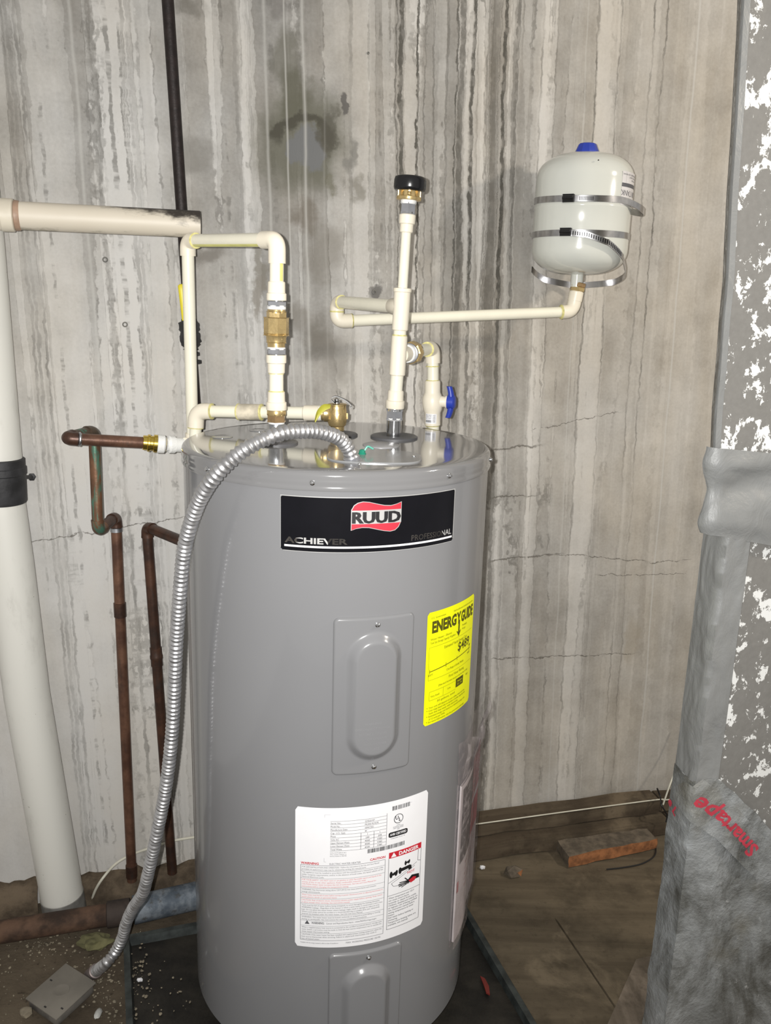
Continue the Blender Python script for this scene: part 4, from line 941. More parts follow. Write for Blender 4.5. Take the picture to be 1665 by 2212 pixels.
# ------------------------------------------------------------------ expansion tank
def tank():
    OFF = .112
    top, bot = on_wall(1267, 331, OFF), on_wall(1246.5, 594, OFF); d = (top - bot).normalized(); Hh = (top - bot).length
    R = rad((top + bot) / 2, 205)
    t = thing('expansion_tank', bot, 'small pale grey pressure tank with blue cap strapped against the wall', 'tank')
    prof = []
    n = 12
    for k in range(n + 1):
        a = pi / 2 * k / n; prof.append((max(R * sin(a) ** .72, .004), .052 * (1 - cos(a) ** .9) if k else 0))
    prof += [(R * 1.0, Hh * .40), (R * 1.0, Hh * .535), (R * 1.006, Hh * .54), (R * 1.006, Hh * .55), (R, Hh * .555)]
    for k in range(n + 1):
        a = pi / 2 * (1 - k / n); prof.append((max(R * sin(a) ** .72, .004), Hh - .054 * (1 - cos(a) ** .9)))
    body = lathe('tank_body', prof, bot, d, TANKP, t, seg=64, smooth=1.2)
    lathe('neck', [(.0128, -.024), (.0128, .004)], bot, d, TANKP, t)
    lathe('cap', [(.0245, -.008), (.0245, -.002), (.0235, .003), (.0175, .0165), (.0155, .018), (.003, .018)], top, d, BLUE, t, seg=10, smooth=.5)
    ex = (WD - d * WD.dot(d)).normalized(); ey = (WN - d * WN.dot(d)).normalized()
    c = bot
    def at(ph, h, r):
        ph -= .44                                      # angles are counted from the side seen from the room
        return c + d * h + (ex * sin(ph) + ey * cos(ph)) * r
    def hy(y): return Hh * (594 - y) / (594 - 331.0)
    def strap(fn, n, closed, w=.0128):
        rows = []
        P = [fn(k / (n if closed else n - 1)) for k in range(n)]
        rows = [[at(ph, h + w / 2, r) for ph, h, r in P], [at(ph, h + w / 2 - .0006, r + .0011) for ph, h, r in P], [at(ph, h - w / 2 + .0006, r + .0011) for ph, h, r in P], [at(ph, h - w / 2, r) for ph, h, r in P]]
        bm = bmesh.new(); add_grid(bm, rows, close_u=closed); add_grid(bm, [rows[3], rows[0]], close_u=closed); return obj('strap', bm, STRAP, t, smooth=.9)
    def buckle(s, ph, h, r, slots):
        o = at(ph, h, r + .0045); tx = (at(ph + .05, h, r) - at(ph - .05, h, r)).normalized(); nn = tx.cross(d).normalized() * -1
        box('buckle', o, tx * .0115, d * .0078, nn * .0042, BLACKP if slots else NUTM, s, bev=.0015)
        b2 = at(ph - .115, h, r + .0026); box('buckle_edge', b2, tx * .0012, d * .0082, nn * .003, CHROME, s)
        o2 = at(ph, h, r + .0092); lathe('worm_screw', [(.0040, -.0105), (.0046, -.008), (.0046, .010), (.0032, .0105)], o2, tx, BLACKP, s, seg=14)
    def slots(s, fn, f0, f1, n):
        bm = bmesh.new()
        for k in range(n):
            ph, h, r = fn(f0 + (f1 - f0) * k / n); ph2, h2, r2 = fn(f0 + (f1 - f0) * (k + .45) / n); w = .0036
            vs = [bm.verts.new(at(p, q, rr)) for p, q, rr in ((ph, h - w, r + .0014), (ph2, h2 - w, r2 + .0014), (ph2, h2 + w, r2 + .0014), (ph, h + w, r + .0014))]; bm.faces.new(vs)
        obj('screw_slots', bm, BLACKP, s)
    def b1(f):
        ph = -pi + 2 * pi * f; k = max(0, 1 - abs(ph - 1.75) / 1.0); k = k * k * (3 - 2 * k)
        return ph, hy(438) - .004 * cos(ph) - .019 * k + .0035, R + .0004 + .026 * k
    def b2(f): ph = -pi + 2 * pi * f; return ph, hy(508) - .001, R + .0003
    def b3(f):
        ph = -.36 + 4.85 * f; dg = ph
        knots = ((-.36, 508, .0022), (.1, 513, .0045), (.5, 528, .010), (.9, 552, .005), (1.25, 574, .000), (1.57, 590, .000), (2.2, 607, .0), (3.14, 616, .000), (3.9, 604, .0), (4.49, 583, .0))
        for (p0, y0, r0), (p1, y1, r1) in zip(knots, knots[1:]):
            if ph <= p1 + 1e-6: u = (ph - p0) / (p1 - p0); break
        return ph, hy(y0 + (y1 - y0) * u), R + .001 + (r0 + (r1 - r0) * u) - (0 if ph < 1.0 else .002)
    s1 = strap(b1, 96, True); buckle(s1, -.30, b1(.5 - .3 / 6.283)[1], R, True); slots(s1, b1, .485, .53, 10)
    s2 = strap(b2, 72, True)
    s3 = strap(b3, 80, False); buckle(s3, -.30, b3(0)[1], R + .0015, True); slots(s3, b3, .03, .26, 26)
    # printed patch (the tank hangs upside down, so does the print)
    ph0 = .80; zt = hy(378)
    sh = Sheet(lambda x, y, l: at(ph0 + x / R, zt - y, R + l))
    bm = bmesh.new(); sh.patch(bm, 0, .0, .012, .026, .0004, 3, 1); sh.patch(bm, .0125, .0, .125, .026, .0004, 24, 1); sh.patch(bm, 0, .026, .125, .062, .0004, 24, 1); lb = obj('tank_sticker', bm, mat('tank_sticker_vinyl', (.66, .64, .64), .35), t, smooth=1, recalc=False)
    def pr(bm):
        sh.patch(bm, 0, .0215, .125, .0285, .0007, 24, 1)
        sh.text(bm, 'EXPANSION TANK', .120, .0345, .0105, .0007, width=.121, bold=.0, rot=pi)
        for k, s_ in enumerate(('MAXIMUM WORKING PRESSURE 150 PSI', 'MAXIMUM TEMPERATURE 200 F', 'PRE-CHARGE 40 PSI')): sh.text(bm, s_, .115, .004 + .0048 * k, .0028, .0007, width=.103 - .012 * k, rot=pi)
        sh.text(bm, 'WARNING', .0110, .0040, .0026, .0007, width=.009, rot=pi)
    prints(sh, 'sticker_print', GREYI, lb, pr)
    p = at(.22, hy(361), R * .985); lathe('dark_speck', [(.001, -.002), (.0012, .0012), (.0003, .0014)], p, ey, BLACKP, body, seg=8)
    return t
tank()
# ------------------------------------------------------------------ pipes on the wall
def wall_pipes():
    # black iron pipe with a valve
    O = .030
    P = [on_wall(x, y, O) for x, y in ((356, -90), (377, 225), (392, 450), (421, 860), (449, 1210))]
    P.insert(0, P[0] + (P[0] - P[1]) * ((2.72 - P[0].z) / (P[0].z - P[1].z))); r = .0108
    t = thing('iron_pipe', P[-1], 'black iron pipe running down the streaked wall behind the drain pipe', 'pipe')
    tube('pipe', bez(P, 6), r, IRON, t)
    q = on_wall(410, 722, O); d = (on_wall(412, 760, O) - on_wall(407, 690, O)).normalized()
    bm = bmesh.new(); rows = []; rn = random.Random(5)
    for k in range(15):
        f = k / 14; h = (f - .5) * .060; rr = .0185 if .1 < f < .9 else .0135
        rows.append([(rr + rn.uniform(-.0015, .0025), h)])
    add_tube(bm, [q + d * rw[0][1] for rw in rows], [rw[0][0] for rw in rows], 16)
    for v in bm.verts: v.co += Vector([mnoise.noise(v.co * 160 + Vector((k * 7, 0, 0))) for k in range(3)]) * .0025
    vb = obj('valve_body', bm, RUBBER, t, smooth=1.5); vb['label'] = 'black lumpy valve body'
    for k in range(2):
        p = on_wall((416, 420)[k], (765, 782)[k], O); lathe('pipe_collar', [(r, -.004), (r * 1.3, -.003), (r * 1.3, .003), (r, .004)], p, d, RUBBER, t)
    a, b = on_wall(391, 617, O + .022), on_wall(400, 692, O + .022); m = (b - a).normalized(); s = m.cross(WN).normalized()
    hd = bmesh.new(); pts = [a + (b - a) * k / 8 for k in range(9)]
    rows = [[p + s * (.0062 * cos(w)) * k + WN * (.0034 * sin(w)) * k for w in [2 * pi * z / 14 for z in range(14)]] for p, k in zip([a - m * .003] + pts, [.4] + [1] * 9)]
    add_grid(hd, rows, close_u=True, cap=True); h = obj('valve_handle', hd, mat('yellow_plastic', (.68, .58, .03), .45), t, smooth=1); h['label'] = 'yellow lever handle'
    tube('lever_neck', [b - m * .004, on_wall(404, 706, O + .012), q], .0035, NUTM, t, seg=10)
    # horizontal drain pipe, open end at the right
    O2 = .131
    a, b = on_wall(-420, 443, O2), on_wall(432, 485, O2); d = (b - a).normalized(); R = rad(on_wall(250, 476, O2), 57.5)
    t = thing('drain_pipe', a, 'soot-stained beige drain pipe running level with a cut open end', 'pipe')
    L = (b - a).length
    me = bpy.data.meshes.new('pipe'); bm = bmesh.new()
    prof = [(R, -L), (R, -L * .5), (R, -L * .2), (R, 0), (R - .0035, .0), (R - .0035, -.12), (.002, -.121)]
    add_lathe(bm, prof, (0, 0, 0), (1, 0, 0), 40, cap=False); bmesh.ops.recalc_face_normals(bm, faces=bm.faces)
    for f in bm.faces: f.smooth = True
    for e in bm.edges:
        if len(e.link_faces) == 2 and e.calc_face_angle(0) > .6: e.smooth = False
    bm.to_mesh(me); bm.free(); o = link('pipe', me, PVCH, t)
    z = Vector((0, 0, 1)); y = z.cross(d).normalized(); z = d.cross(y)
    o.matrix_parent_inverse = Matrix.Identity(4); o.matrix_local = Matrix.Translation(-Vector(a)) @ Matrix.Translation(b) @ Matrix((d, y, z)).transposed().to_4x4()
    c = on_wall(32, 465.5, O2)
    beige = mat('beige_drain_fitting', (.60, .55, .45), .45, var=.08, vs=20)
    lathe('coupling', [(R * 1.02, 0), (R * 1.17, -.002), (R * 1.17, -.020), (R * 1.10, -.022), (R * 1.10, -.09)], c, d, beige, t, seg=40)
    lathe('cement_bead', [(R * .98, -.001), (R * 1.09, .001), (R * 1.06, .007), (R * .98, .010)], c, d, mat('brown_cement', (.30, .2, .14), .5, var=.3), t, seg=40)
    # the tall drain stack at the left, bent at its rubber coupling
    O3 = .0545
    cpts = [(-85, 130), (-46, 520), (-3, 1000), (2, 1085), (22, 1220), (58, 1500), (135, 1940), (144, 1985)]
    P = [on_wall(x, y, O3) for x, y in cpts]; R = rad(P[5], 93)
    t = thing('drain_stack', P[-1], 'thick white plastic drain stack standing against the wall at left', 'pipe')
    tube('pipe', [P[0] + (P[0] - P[1]) * ((2.72 - P[0].z) / (P[0].z - P[1].z)), P[0], P[1], P[2]], R * .97, PVC, t, seg=40); tube('pipe', [P[3], P[4], P[5], P[6]], R, PVC, t, seg=40)
    d = (P[3] - P[2]).normalized()
    cp = lathe('rubber_coupling', [(R * 1.0, -.010), (R * 1.07, -.008), (R * 1.07, .006), (R * 1.12, .008), (R * 1.12, .020), (R * 1.08, .022), (R * 1.08, (P[3] - P[2]).length - .004), (R * 1.03, (P[3] - P[2]).length)], P[2], d, RUBBER, t, seg=40); cp['label'] = 'black rubber coupling sleeve'
    bx = on_wall(50, 1031, .05); by = on_wall(69, 1030, .002); tube('bracket_bolt', [bx, by], .004, RUBBER, t, seg=10)
    lathe('bolt_head', [(.008, 0), (.008, .004), (.003, .006)], by, WN, RUBBER, t, seg=6)
    dd = (P[6] - P[5]).normalized()
    lathe('grey_sleeve', [(R * 1.005, -.022), (R * 1.03, -.021), (R * 1.03, .03)], P[6] + dd * .012, dd, mat('grey_sleeve_plastic', (.19, .185, .17), .7, var=.3, vs=25), t, seg=40)
    # copper line one
    cr = .0108
    def cpipe(pts, m, par): return tube('pipe', pts, cr, m, par)
    def celbow(c, d1, d2, m, par): return elbow('elbow', c, d1, d2, cr * 1.12, .022, m, par, hub=1.05, bend=.016)
    v0, v1, u0 = on_wall(203, 931, .125), on_wall(212, 1147, .125), on_wall(250, 1116, .037)
    f0, f1 = on_wall(140, 947, .195), on_wall(322, 957, .168); lo = on_wall(285, 1902, .035)
    t = thing('copper_pipe', lo, 'tarnished copper pipe with a sideways jog and brass union, left of the conduit', 'pipe', 'copper pipes on the wall')
    dv = (v1 - v0).normalized(); df = (f0 - v0).normalized(); dh = (f1 - f0).normalized(); du = (u0 - v1).normalized(); dd = (lo - u0).normalized()
    celbow(v0, dv, df, COPPERV, t); celbow(f0, -df, dh, COPPERD, t); celbow(v1, -dv, du, COPPERG, t); celbow(u0, -du, dd, COPPERD, t)
    cpipe([v0 + df * .012, f0 - df * .012], COPPERV, t); cpipe([v0 + dv * .012, v1 - dv * .012], COPPERG, t); cpipe([v1 + du * .012, u0 - du * .012], COPPERD, t)
    cpipe([f0 + dh * .012, f1], COPPER, t); cpipe([u0 + dd * .012, lo], COPPER, t)
    lathe('solder_ring', [(cr * 1.0, -.002), (cr * 1.2, 0), (cr * 1.2, .002), (cr, .004)], f0 + dh * .024, dh, GALV, t)
    for f in (.235, .97): lathe('coupling', [(cr * 1.02, -.016), (cr * 1.16, -.015), (cr * 1.16, .015), (cr * 1.02, .016)], u0 + (lo - u0) * f, dd, COPPERD, t)
    lathe('solder_ring', [(cr * 1.0, -.003), (cr * 1.14, -.002), (cr * 1.14, .006), (cr, .007)], u0 + dd * .025, dd, GALV, t)
    g = on_wall(308, 956, .1685); gd = (on_wall(357, 960, .166) - g).normalized(); gl = (on_wall(357, 960, .166) - g).length
    lathe('brass_union', [(.0118, 0), (.0138, .001), (.0138, .008), (.0162, .009), (.0162, .013), (.0140, .014), (.0140, .019), (.0168, .020), (.0168, gl * .85), (.0130, gl * .88), (.0125, gl + .002)], g, gd, mat('yellow_brass', (.80, .60, .13), .2, 1.0, var=.08), t, seg=24)
    lathe('thread_tape', [(.0150, gl * .62), (.0178, gl * .66), (.0172, gl * .95), (.0128, gl + .001)], g, gd, TAPEW, t)
    # copper line two
    e = on_wall(317, 1138, .037); br = on_wall(388, 1167, .14); br2 = e + (br - e) * 1.2; lo = on_wall(372, 1885, .035)
    t = thing('copper_pipe', lo, 'darker copper pipe turning right behind the heater at its top', 'pipe', 'copper pipes on the wall')
    db = (br - e).normalized(); dd = (lo - e).normalized()
    celbow(e, db, dd, COPPERD, t); cpipe([e + db * .012, br2], COPPERD, t); cpipe([e + dd * .012, lo], COPPERD, t)
    p = e + (lo - e) * .35; lathe('coupling', [(cr * 1.02, -.022), (cr * 1.15, -.021), (cr * 1.15, -.006), (cr * 1.25, -.003), (cr * 1.25, .003), (cr * 1.15, .006), (cr * 1.15, .02), (cr * 1.02, .021)], p, dd, COPPERD, t)
    # pipes lying along the foot of the wall
    a, b = on_z(-60, 2023, .03), on_z(282, 1968, .03); rr = .0235
    t = thing('rusty_pipe', a, 'rust-brown iron pipe lying along the foot of the wall', 'pipe')
    tube('pipe', [a + (b - a) * k / 8 for k in range(9)], rr, RUST, t, seg=24)
    lathe('coupling', [(rr, -.03), (rr * 1.18, -.028), (rr * 1.18, .018), (rr, .02)], b - (b - a).normalized() * .02, b - a, mat('dark_iron', (.035, .025, .02), .8, var=.4), t)
    a2, b2 = on_z(288, 1966, .034), on_z(470, 1924, .034)
    t = tag(tube('galvanised_pipe', [a2 + (b2 - a2) * k / 6 for k in range(7)], .030, GALVD, None, seg=28), 'blotchy blue-grey galvanised pipe on the floor left of the heater', 'pipe')
GALVD = None
def galvd():
    t = NT('blotchy_zinc'); o = t.tc.outputs['Object']; n = t.noise(o, 26, 6, .65); n2 = t.noise(o, 60, 5)
    c = t.mix(t.step(n, .35, .7), (.075, .095, .12), (.24, .27, .30)); c = t.mix(t.math('MULTIPLY', t.step(n2, .55, .7), .7), c, (.05, .045, .035))
    t.fin(Base_Color=c, Roughness=.65, Metallic=.3); return t.m
GALVD = galvd()
wall_pipes()
# ------------------------------------------------------------------ flexible conduit and its floor box
def conduit():
    k = [(762, 1000, 1.272), (757, 980, 1.268), (746, 960, 1.262), (727, 944, 1.25), (692, 933, 1.23), (652, 931, 1.21), (610, 935, 1.19), (568, 950, 1.175), (526, 973, 1.17), (486, 1005, 1.17), (456, 1039, 1.175), (434, 1074, 1.19), (418, 1111, 1.205), (405, 1154, 1.22),
         (396, 1200, 1.235), (387, 1300, 1.255), (380, 1400, 1.275), (376, 1500, 1.29), (370, 1600, 1.30), (358, 1700, 1.315), (339, 1800, 1.33), (318, 1895, 1.355), (307, 1932, 1.372), (287, 1962, 1.40), (273, 1993, 1.415), (264, 2026, 1.425), (249, 2056, 1.425), (227, 2082, 1.415)]
    P = [on_y(x, y, Y) for x, y, Y in k]; end = on_z(203, 2100, .022); P.append(end)
    C = bez(P, 16); L = [0]
    for a, b in zip(C, C[1:]): L.append(L[-1] + (b - a).length)
    tot = L[-1]; step = .0019; n = int(tot / step); path = []; R = []; i = 0; pitch = .0080
    for q in range(n + 1):
        s = q * step
        while i < len(L) - 2 and L[i + 1] < s: i += 1
        path.append(C[i] + (C[i + 1] - C[i]) * ((s - L[i]) / max(L[i + 1] - L[i], 1e-9)))
        ph = (s % pitch) / pitch; R.append(.0099 + .0017 * max(0, sin(ph * 2 * pi)) ** .7 - .0006 * max(0, -sin(ph * 2 * pi)))
    t = thing('flexible_conduit', end, 'ribbed silver flexible conduit arching from heater lid down to the floor', 'conduit')
    tube('armour', path, R, mat('conduit_steel', (.50, .50, .51), .36, .85, var=.12, vs=60), t, seg=18)
    d = (P[1] - P[0]).normalized()
    lathe('fitting', [(.0150, -.003), (.0150, .003), (.0125, .004), (.0125, .010), (.0110, .011)], P[0] + Vector((0, 0, 0)), d, NUTM, t)
    d = (P[-2] - P[-1]).normalized()
    lathe('fitting', [(.0105, -.022), (.0125, -.021), (.0125, .0), (.0138, .001), (.0138, .010), (.0115, .011)], P[-1], d, mat('dull_zinc_fitting', (.25, .21, .2), .5, .6), t)
conduit()
def junction_box():
    zt = .022
    c = [on_z(x, y, zt) for x, y in ((144, 2083), (206, 2121), (123, 2206), (53, 2155))]
    ce = sum(c, Vector()) / 4; e1 = ((c[1] - c[0]) + (c[2] - c[3])) / 4; e2 = ((c[3] - c[0]) + (c[2] - c[1])) / 4
    e1.z = e2.z = 0
    t = thing('junction_box', Vector((ce.x, ce.y, 0)), 'dusty square steel junction box lying on the dirt floor', 'box')
    box('box_body', Vector((ce.x, ce.y, .010)), e1 * .93, e2 * .93, (0, 0, .0100), mat('box_steel', (.15, .14, .125), .7, .2, var=.3), t, bev=.004, smooth=.6)
    cv = box('cover_plate', Vector((ce.x, ce.y, .0216)), e1, e2, (0, 0, .0016), BOXM, t, bev=.001, smooth=.6)
    lathe('raised_disc', [(.016, 0), (.0157, .0006), (.014, .0007), (.013, .0003), (.002, .0003)], Vector((ce.x, ce.y, .0231)), (0, 0, 1), BOXM, cv, seg=32)
    for a, b in ((.78, .55), (-.8, -.1), (.1, .85)): p = Vector((ce.x, ce.y, .0231)) + e1 * a + e2 * b; box('cover_slot', p, e1 * .06, e2 * .03, (0, 0, .0006), BLACKP, cv)
junction_box()
def dup(o, loc, rz, sc, label):
    c = o.copy(); COL.objects.link(c); c.location = loc; c.rotation_euler = (0, 0, rz); c.scale = sc; c['label'] = label; return c
def lump(name, c, size, m, seed, parent=None, rough=.3, sub=2):
    bm = bmesh.new(); bmesh.ops.create_icosphere(bm, subdivisions=sub, radius=1.0)
    for v in bm.verts:
        n = mnoise.noise(v.co * 1.7 + Vector((seed * 3.1, 0, 0))); v.co *= 1 + rough * n; v.co = Vector((v.co.x * size[0], v.co.y * size[1], max(v.co.z * size[2], -size[2] * .6))) + Vector(c)
    return obj(name, bm, m, parent, smooth=.5)
def floor_things():
    # drip pan under the heater
    zr = .028
    l0, l1 = on_z(279, 2030, zr), on_z(284, 2212, zr); r0, r1 = on_z(1012, 1988, zr), on_z(1147, 2212, zr)
    dp = ((l1 - l0).normalized() + (r1 - r0).normalized()).normalized(); ac = Vector((-dp.y, dp.x, 0))
    if ac.x < 0: ac = -ac
    w = (r0 - l0).dot(ac); o = l0 + dp * .0; dep = w
    o = Vector((o.x, o.y, 0))
    t = thing('drip_pan', o + ac * w / 2 + dp * dep / 2, 'shallow dark steel drip pan under the grey water heater', 'pan')
    bm = bmesh.new(); q = [(0, 0), (w, 0), (w, dep), (0, dep)]
    P = lambda a, b, z: o + ac * a + dp * b + Vector((0, 0, z))
    th = .004; fl = .012
    def loop(k, z): return [P(a + (k if a == 0 else -k), b + (k if b == 0 else -k), z) for a, b in q]
    add_grid(bm, [loop(-fl, .0285), loop(-fl, zr + .003), loop(0, zr + .003), loop(.004, .0145), loop(.004, .0145)][:4], close_u=True)
    obj('rim', bm, PAN, t, smooth=.3)
    bm = bmesh.new(); rows = []
    for j in range(41):
        r = []
        for i in range(41):
            p = P(w * i / 40, dep * j / 40, 0); n = mnoise.noise(Vector((p.x * 9, p.y * 9, 1))); r.append(P(.004 + (w - .008) * i / 40, .004 + (dep - .008) * j / 40, .0150 + .003 * n))
        rows.append(r)
    add_grid(bm, rows); obj('pan_bottom', bm, PANIN, t, smooth=1.5)
    # rim face: outer wall
    bm = bmesh.new(); add_grid(bm, [loop(-fl * .3, zr + .0025), loop(-fl * .2, .001)], close_u=True); obj('side', bm, PAN, t)
    p = on_z(1050, 2128, .02); bm = bmesh.new(); V = [on_z(x, y, .0215) for x, y in ((1037, 2108), (1047, 2113), (1056, 2130), (1058, 2148), (1050, 2144), (1045, 2128))]
    top = [bm.verts.new(v) for v in V]; bm.faces.new(top); bot = [bm.verts.new(v - Vector((0, 0, .003))) for v in V]; bm.faces.new(bot[::-1])
    for i in range(6): bm.faces.new([bot[i], bot[(i + 1) % 6], top[(i + 1) % 6], top[i]])
    tag(obj('plastic_scrap', bm, mat('dark_red_plastic', (.16, .02, .015), .5)), 'small dull red plastic scrap lying in the dark drip pan', 'scrap')
    # timbers along the foot of the wall
    def timber(name, u0, u1, t0, t1, z0, z1, lab, m=TIMBER, tilt=0.0):
        c = at_w((u0 + u1) / 2, (t0 + t1) / 2, (z0 + z1) / 2)
        bm = bmesh.new(); add_box(bm, (0, 0, 0), ((u1 - u0) / 2, 0, 0), (0, (t1 - t0) / 2, 0), (0, 0, (z1 - z0) / 2)); bmesh.ops.bevel(bm, geom=bm.edges[:], offset=.004, segments=2, affect='EDGES')
        bmesh.ops.subdivide_edges(bm, edges=[e for e in bm.edges if e.calc_length() > .2], cuts=14)
        for v in bm.verts: n = mnoise.noise(v.co * 14 + c); v.co += Vector((0, n * .004, n * .003))
        bmesh.ops.recalc_face_normals(bm, faces=bm.faces)
        me = bpy.data.meshes.new(name); bm.to_mesh(me); bm.free(); o = link(name, me, m); o.matrix_world = Matrix.Translation(c) @ Matrix((WD, -WN, Vector((0, 0, 1)))).transposed().to_4x4()
        return tag(o, lab, 'timber', 'timbers along the wall')
    a = on_wall(1425, 1700, .05); ue = (a - W0).dot(WD)
    timber('timber', -.05, ue + .012, .006, .098, .0135, .052, 'lower long timber lying at the wall foot right of the heater')
    timber('timber', -.05, ue, .006, .062, .0545, .093, 'upper long timber stacked against the wall right of the heater')
    timber('timber', ue + .004, ue + .6, .006, .058, .0535, .085, 'short upper timber end disappearing behind the foil duct')
    timber('timber', ue + .018, ue + .6, .006, .094, .0135, .0505, 'short lower timber end disappearing behind the foil duct')
    # cable lying on the timbers
    pts = [at_w(-.02, .064, .0948), at_w(.2, .0655, .0955), at_w(.45, .063, .0955), at_w(ue - .02, .0625, .0955), at_w(ue + .02, .061, .09), at_w(ue + .2, .06, .0875)]
    tag(tube('thin_cable', bez(pts, 8), .0016, WIREW, None, seg=8), 'thin pale cable lying along the timber ledge at the wall', 'cable')
    pts = [on_wall(1432, 1738, .105), on_wall(1445, 1700, .10), on_wall(1462, 1655, .085), on_wall(1482, 1600, .06), on_wall(1497, 1550, .05)]
    tag(tube('hanging_cable', bez(pts, 6), .0022, WIREW, None, seg=8), 'pale cable rising from the timbers behind the foil duct', 'cable')
    pts = [on_wall(1419, 1703, .07), on_wall(1426, 1722, .075), on_wall(1428, 1738, .117), on_wall(1440, 1760, .122), on_wall(1438, 1776, .125)]
    tag(tube('black_wire', bez(pts, 6), .0018, WIREB, None, seg=8), 'black wire loop tied around the timber ends', 'wire')
    # brick with orange broken face, and a chip
    zt, zb = .046, .0155
    T = [on_z(x, y, zt) for x, y in ((1197, 1807), (1381, 1771), (1420, 1811), (1229, 1850))]
    T = [p + WN * max(0, .104 - (p - W0).dot(WN)) for p in T]
    bm = bmesh.new(); hi = [bm.verts.new(p) for p in T]; lo = [bm.verts.new((p.x, p.y, zb)) for p in T]; bm.faces.new(hi); bm.faces.new(lo[::-1])
    for i in range(4): bm.faces.new([lo[i], lo[(i + 1) % 4], hi[(i + 1) % 4], hi[i]])
    bmesh.ops.subdivide_edges(bm, edges=bm.edges[:], cuts=9, use_grid_fill=True)
    for v in bm.verts: v.co += Vector((mnoise.noise(v.co * 45), mnoise.noise(v.co * 45 + Vector((5, 0, 0))), mnoise.noise(v.co * 30) * .8)) * .0032
    o = obj('brick', bm, BRICK, None, smooth=.45); o.data.materials.append(ORANGE)
    fd = (T[3] - T[0]); fd.z = 0; fd.normalize()
    for p in o.data.polygons:
        if p.normal.dot(fd) > .3: p.material_index = 1
    tag(o, 'long dusty block with raw orange front face before the timbers', 'brick')
    c = on_z(1110, 1878, .03); o = lump('brick_chip', (c.x, c.y, .024), (.026, .018, .017), BRICK, 4, rough=.5, sub=1); o.data.materials.append(ORANGE)
    for p in o.data.polygons:
        p.use_smooth = False
        if p.normal.x > .45 and p.normal.y < .3: p.material_index = 1
    tag(o, 'small broken brick chip with orange side lying on the plywood', 'brick')
    pts = [on_z(x, y, .016) for x, y in ((1310, 1878), (1345, 1874), (1385, 1866), (1412, 1850), (1416, 1830), (1410, 1815))]
    tag(tube('bent_wire', bez(pts, 6), .0018, WIREB, None, seg=8), 'black wire curling from under the orange fronted block', 'wire')
    # white cable emerging at the left
    pts = [on_wall(196, 1952, .035), on_wall(205, 1925, .045), on_wall(222, 1897, .05), on_wall(250, 1866, .022), on_wall(285, 1846, .010), on_wall(330, 1830, .008), on_wall(380, 1815, .008), on_wall(440, 1806, .008)]
    tag(tube('white_cable', bez(pts, 6), .0030, WIREW, None, seg=8), 'stiff white cable curving up the wall foot behind the copper pipes', 'cable')
    # broken mortar ledge left of the stack and dark plank under the wall
    for u0, u1, z1, d, lab in ((-1.2, -.78, .058, .05, 'crumbling brown ledge at the wall foot left of the drain stack'), (-.70, -.18, .052, .045, 'dusty brown ledge at the wall foot behind the copper pipes')):
        n = 40; bm = bmesh.new(); rows = []
        for f, zz, tt_ in ((0, 0, d), (.3, z1 * .6, d * .9), (.8, z1, d * .6), (1, z1 * 1.02, .0)):
            rows.append([at_w(u0 + (u1 - u0) * i / n, tt_ + .008 * mnoise.noise(Vector((i * .5, f * 3, u0 * 9))) * (1 if tt_ else 0), max(0, zz + (.014 * mnoise.noise(Vector((i * .45, f * 2 + 5, u0)))) * (1 if f else 0))) for i in range(n + 1)])
        add_grid(bm, rows); tag(obj('rubble_ledge', bm, DIRT2, None, smooth=1.2), lab, 'rubble', 'rubble ledges at the wall foot')
    # yellow fibre scrap
    c = on_z(206, 2028, .02); o = lump('fibre_scrap', (c.x, c.y, .014), (.030, .020, .013), LEAF, 9, rough=.55, sub=4); tag(o, 'crumpled yellow-green fibre scrap beside the rusty pipe', 'scrap')
    # small litter: too many to count
    bm = bmesh.new(); rn = random.Random(11)
    def grain(x, y, z, s):
        q = bmesh.ops.create_icosphere(bm, subdivisions=1, radius=s); k = Vector((rn.uniform(.6, 1.5), rn.uniform(.6, 1.5), rn.uniform(.4, .8)))
        for v in q['verts']: v.co = Vector((v.co.x * k.x, v.co.y * k.y, v.co.z * k.z)) * (1 + .4 * mnoise.noise(v.co * 900 + Vector((x, y, 0)) * 50)) + Vector((x, y, z + s * .3))
    for cx, cy, sx, sy, n, z in ((90, 2035, 26, 20, 110, .004), (215, 2130, 30, 26, 90, .004), (175, 2060, 60, 30, 70, .004), (60, 2000, 60, 16, 60, .004), (30, 2120, 30, 60, 50, .003), (300, 2090, 12, 60, 60, .017), (330, 2150, 40, 40, 40, .017), (240, 2190, 20, 20, 30, .004)):
        for k in range(n):
            p = on_z(rn.gauss(cx, sx), rn.gauss(cy, sy), z); grain(p.x, p.y, z, rn.choice((.001, .0015, .002, .003)))
    o = obj('gravel_litter', bm, STONE, None, smooth=1.2); tag(o, 'scattered pale chips and grit on the dirt floor at left', 'gravel', kind='stuff')
    c = on_z(302, 2117, .02); tag(lump('pale_stone', (c.x, c.y, .021), (.007, .004, .004), WHITE, 2, sub=1), 'tiny white chip lying inside the left rim of the drip pan', 'stone')
    c = on_z(212, 2189, .006); tag(lump('shiny_stone', (c.x, c.y, .006), (.007, .013, .006), mat('pale_wet_stone', (.4, .4, .38), .25, var=.3), 6, sub=2), 'small oblong pale stone right of the junction box', 'stone')
    c = on_z(56, 2186, .01); tag(lump('dusty_stone', (c.x, c.y, .01), (.012, .010, .010), STONE, 8, sub=2), 'dusty pale stone by the left corner of the junction box', 'stone')
    c = on_z(1042, 1872, .02); tag(lump('plaster_crumb', (c.x, c.y, .0185), (.008, .006, .006), WHITE, 3, sub=1), 'white plaster crumb on the floor right of the heater', 'stone')
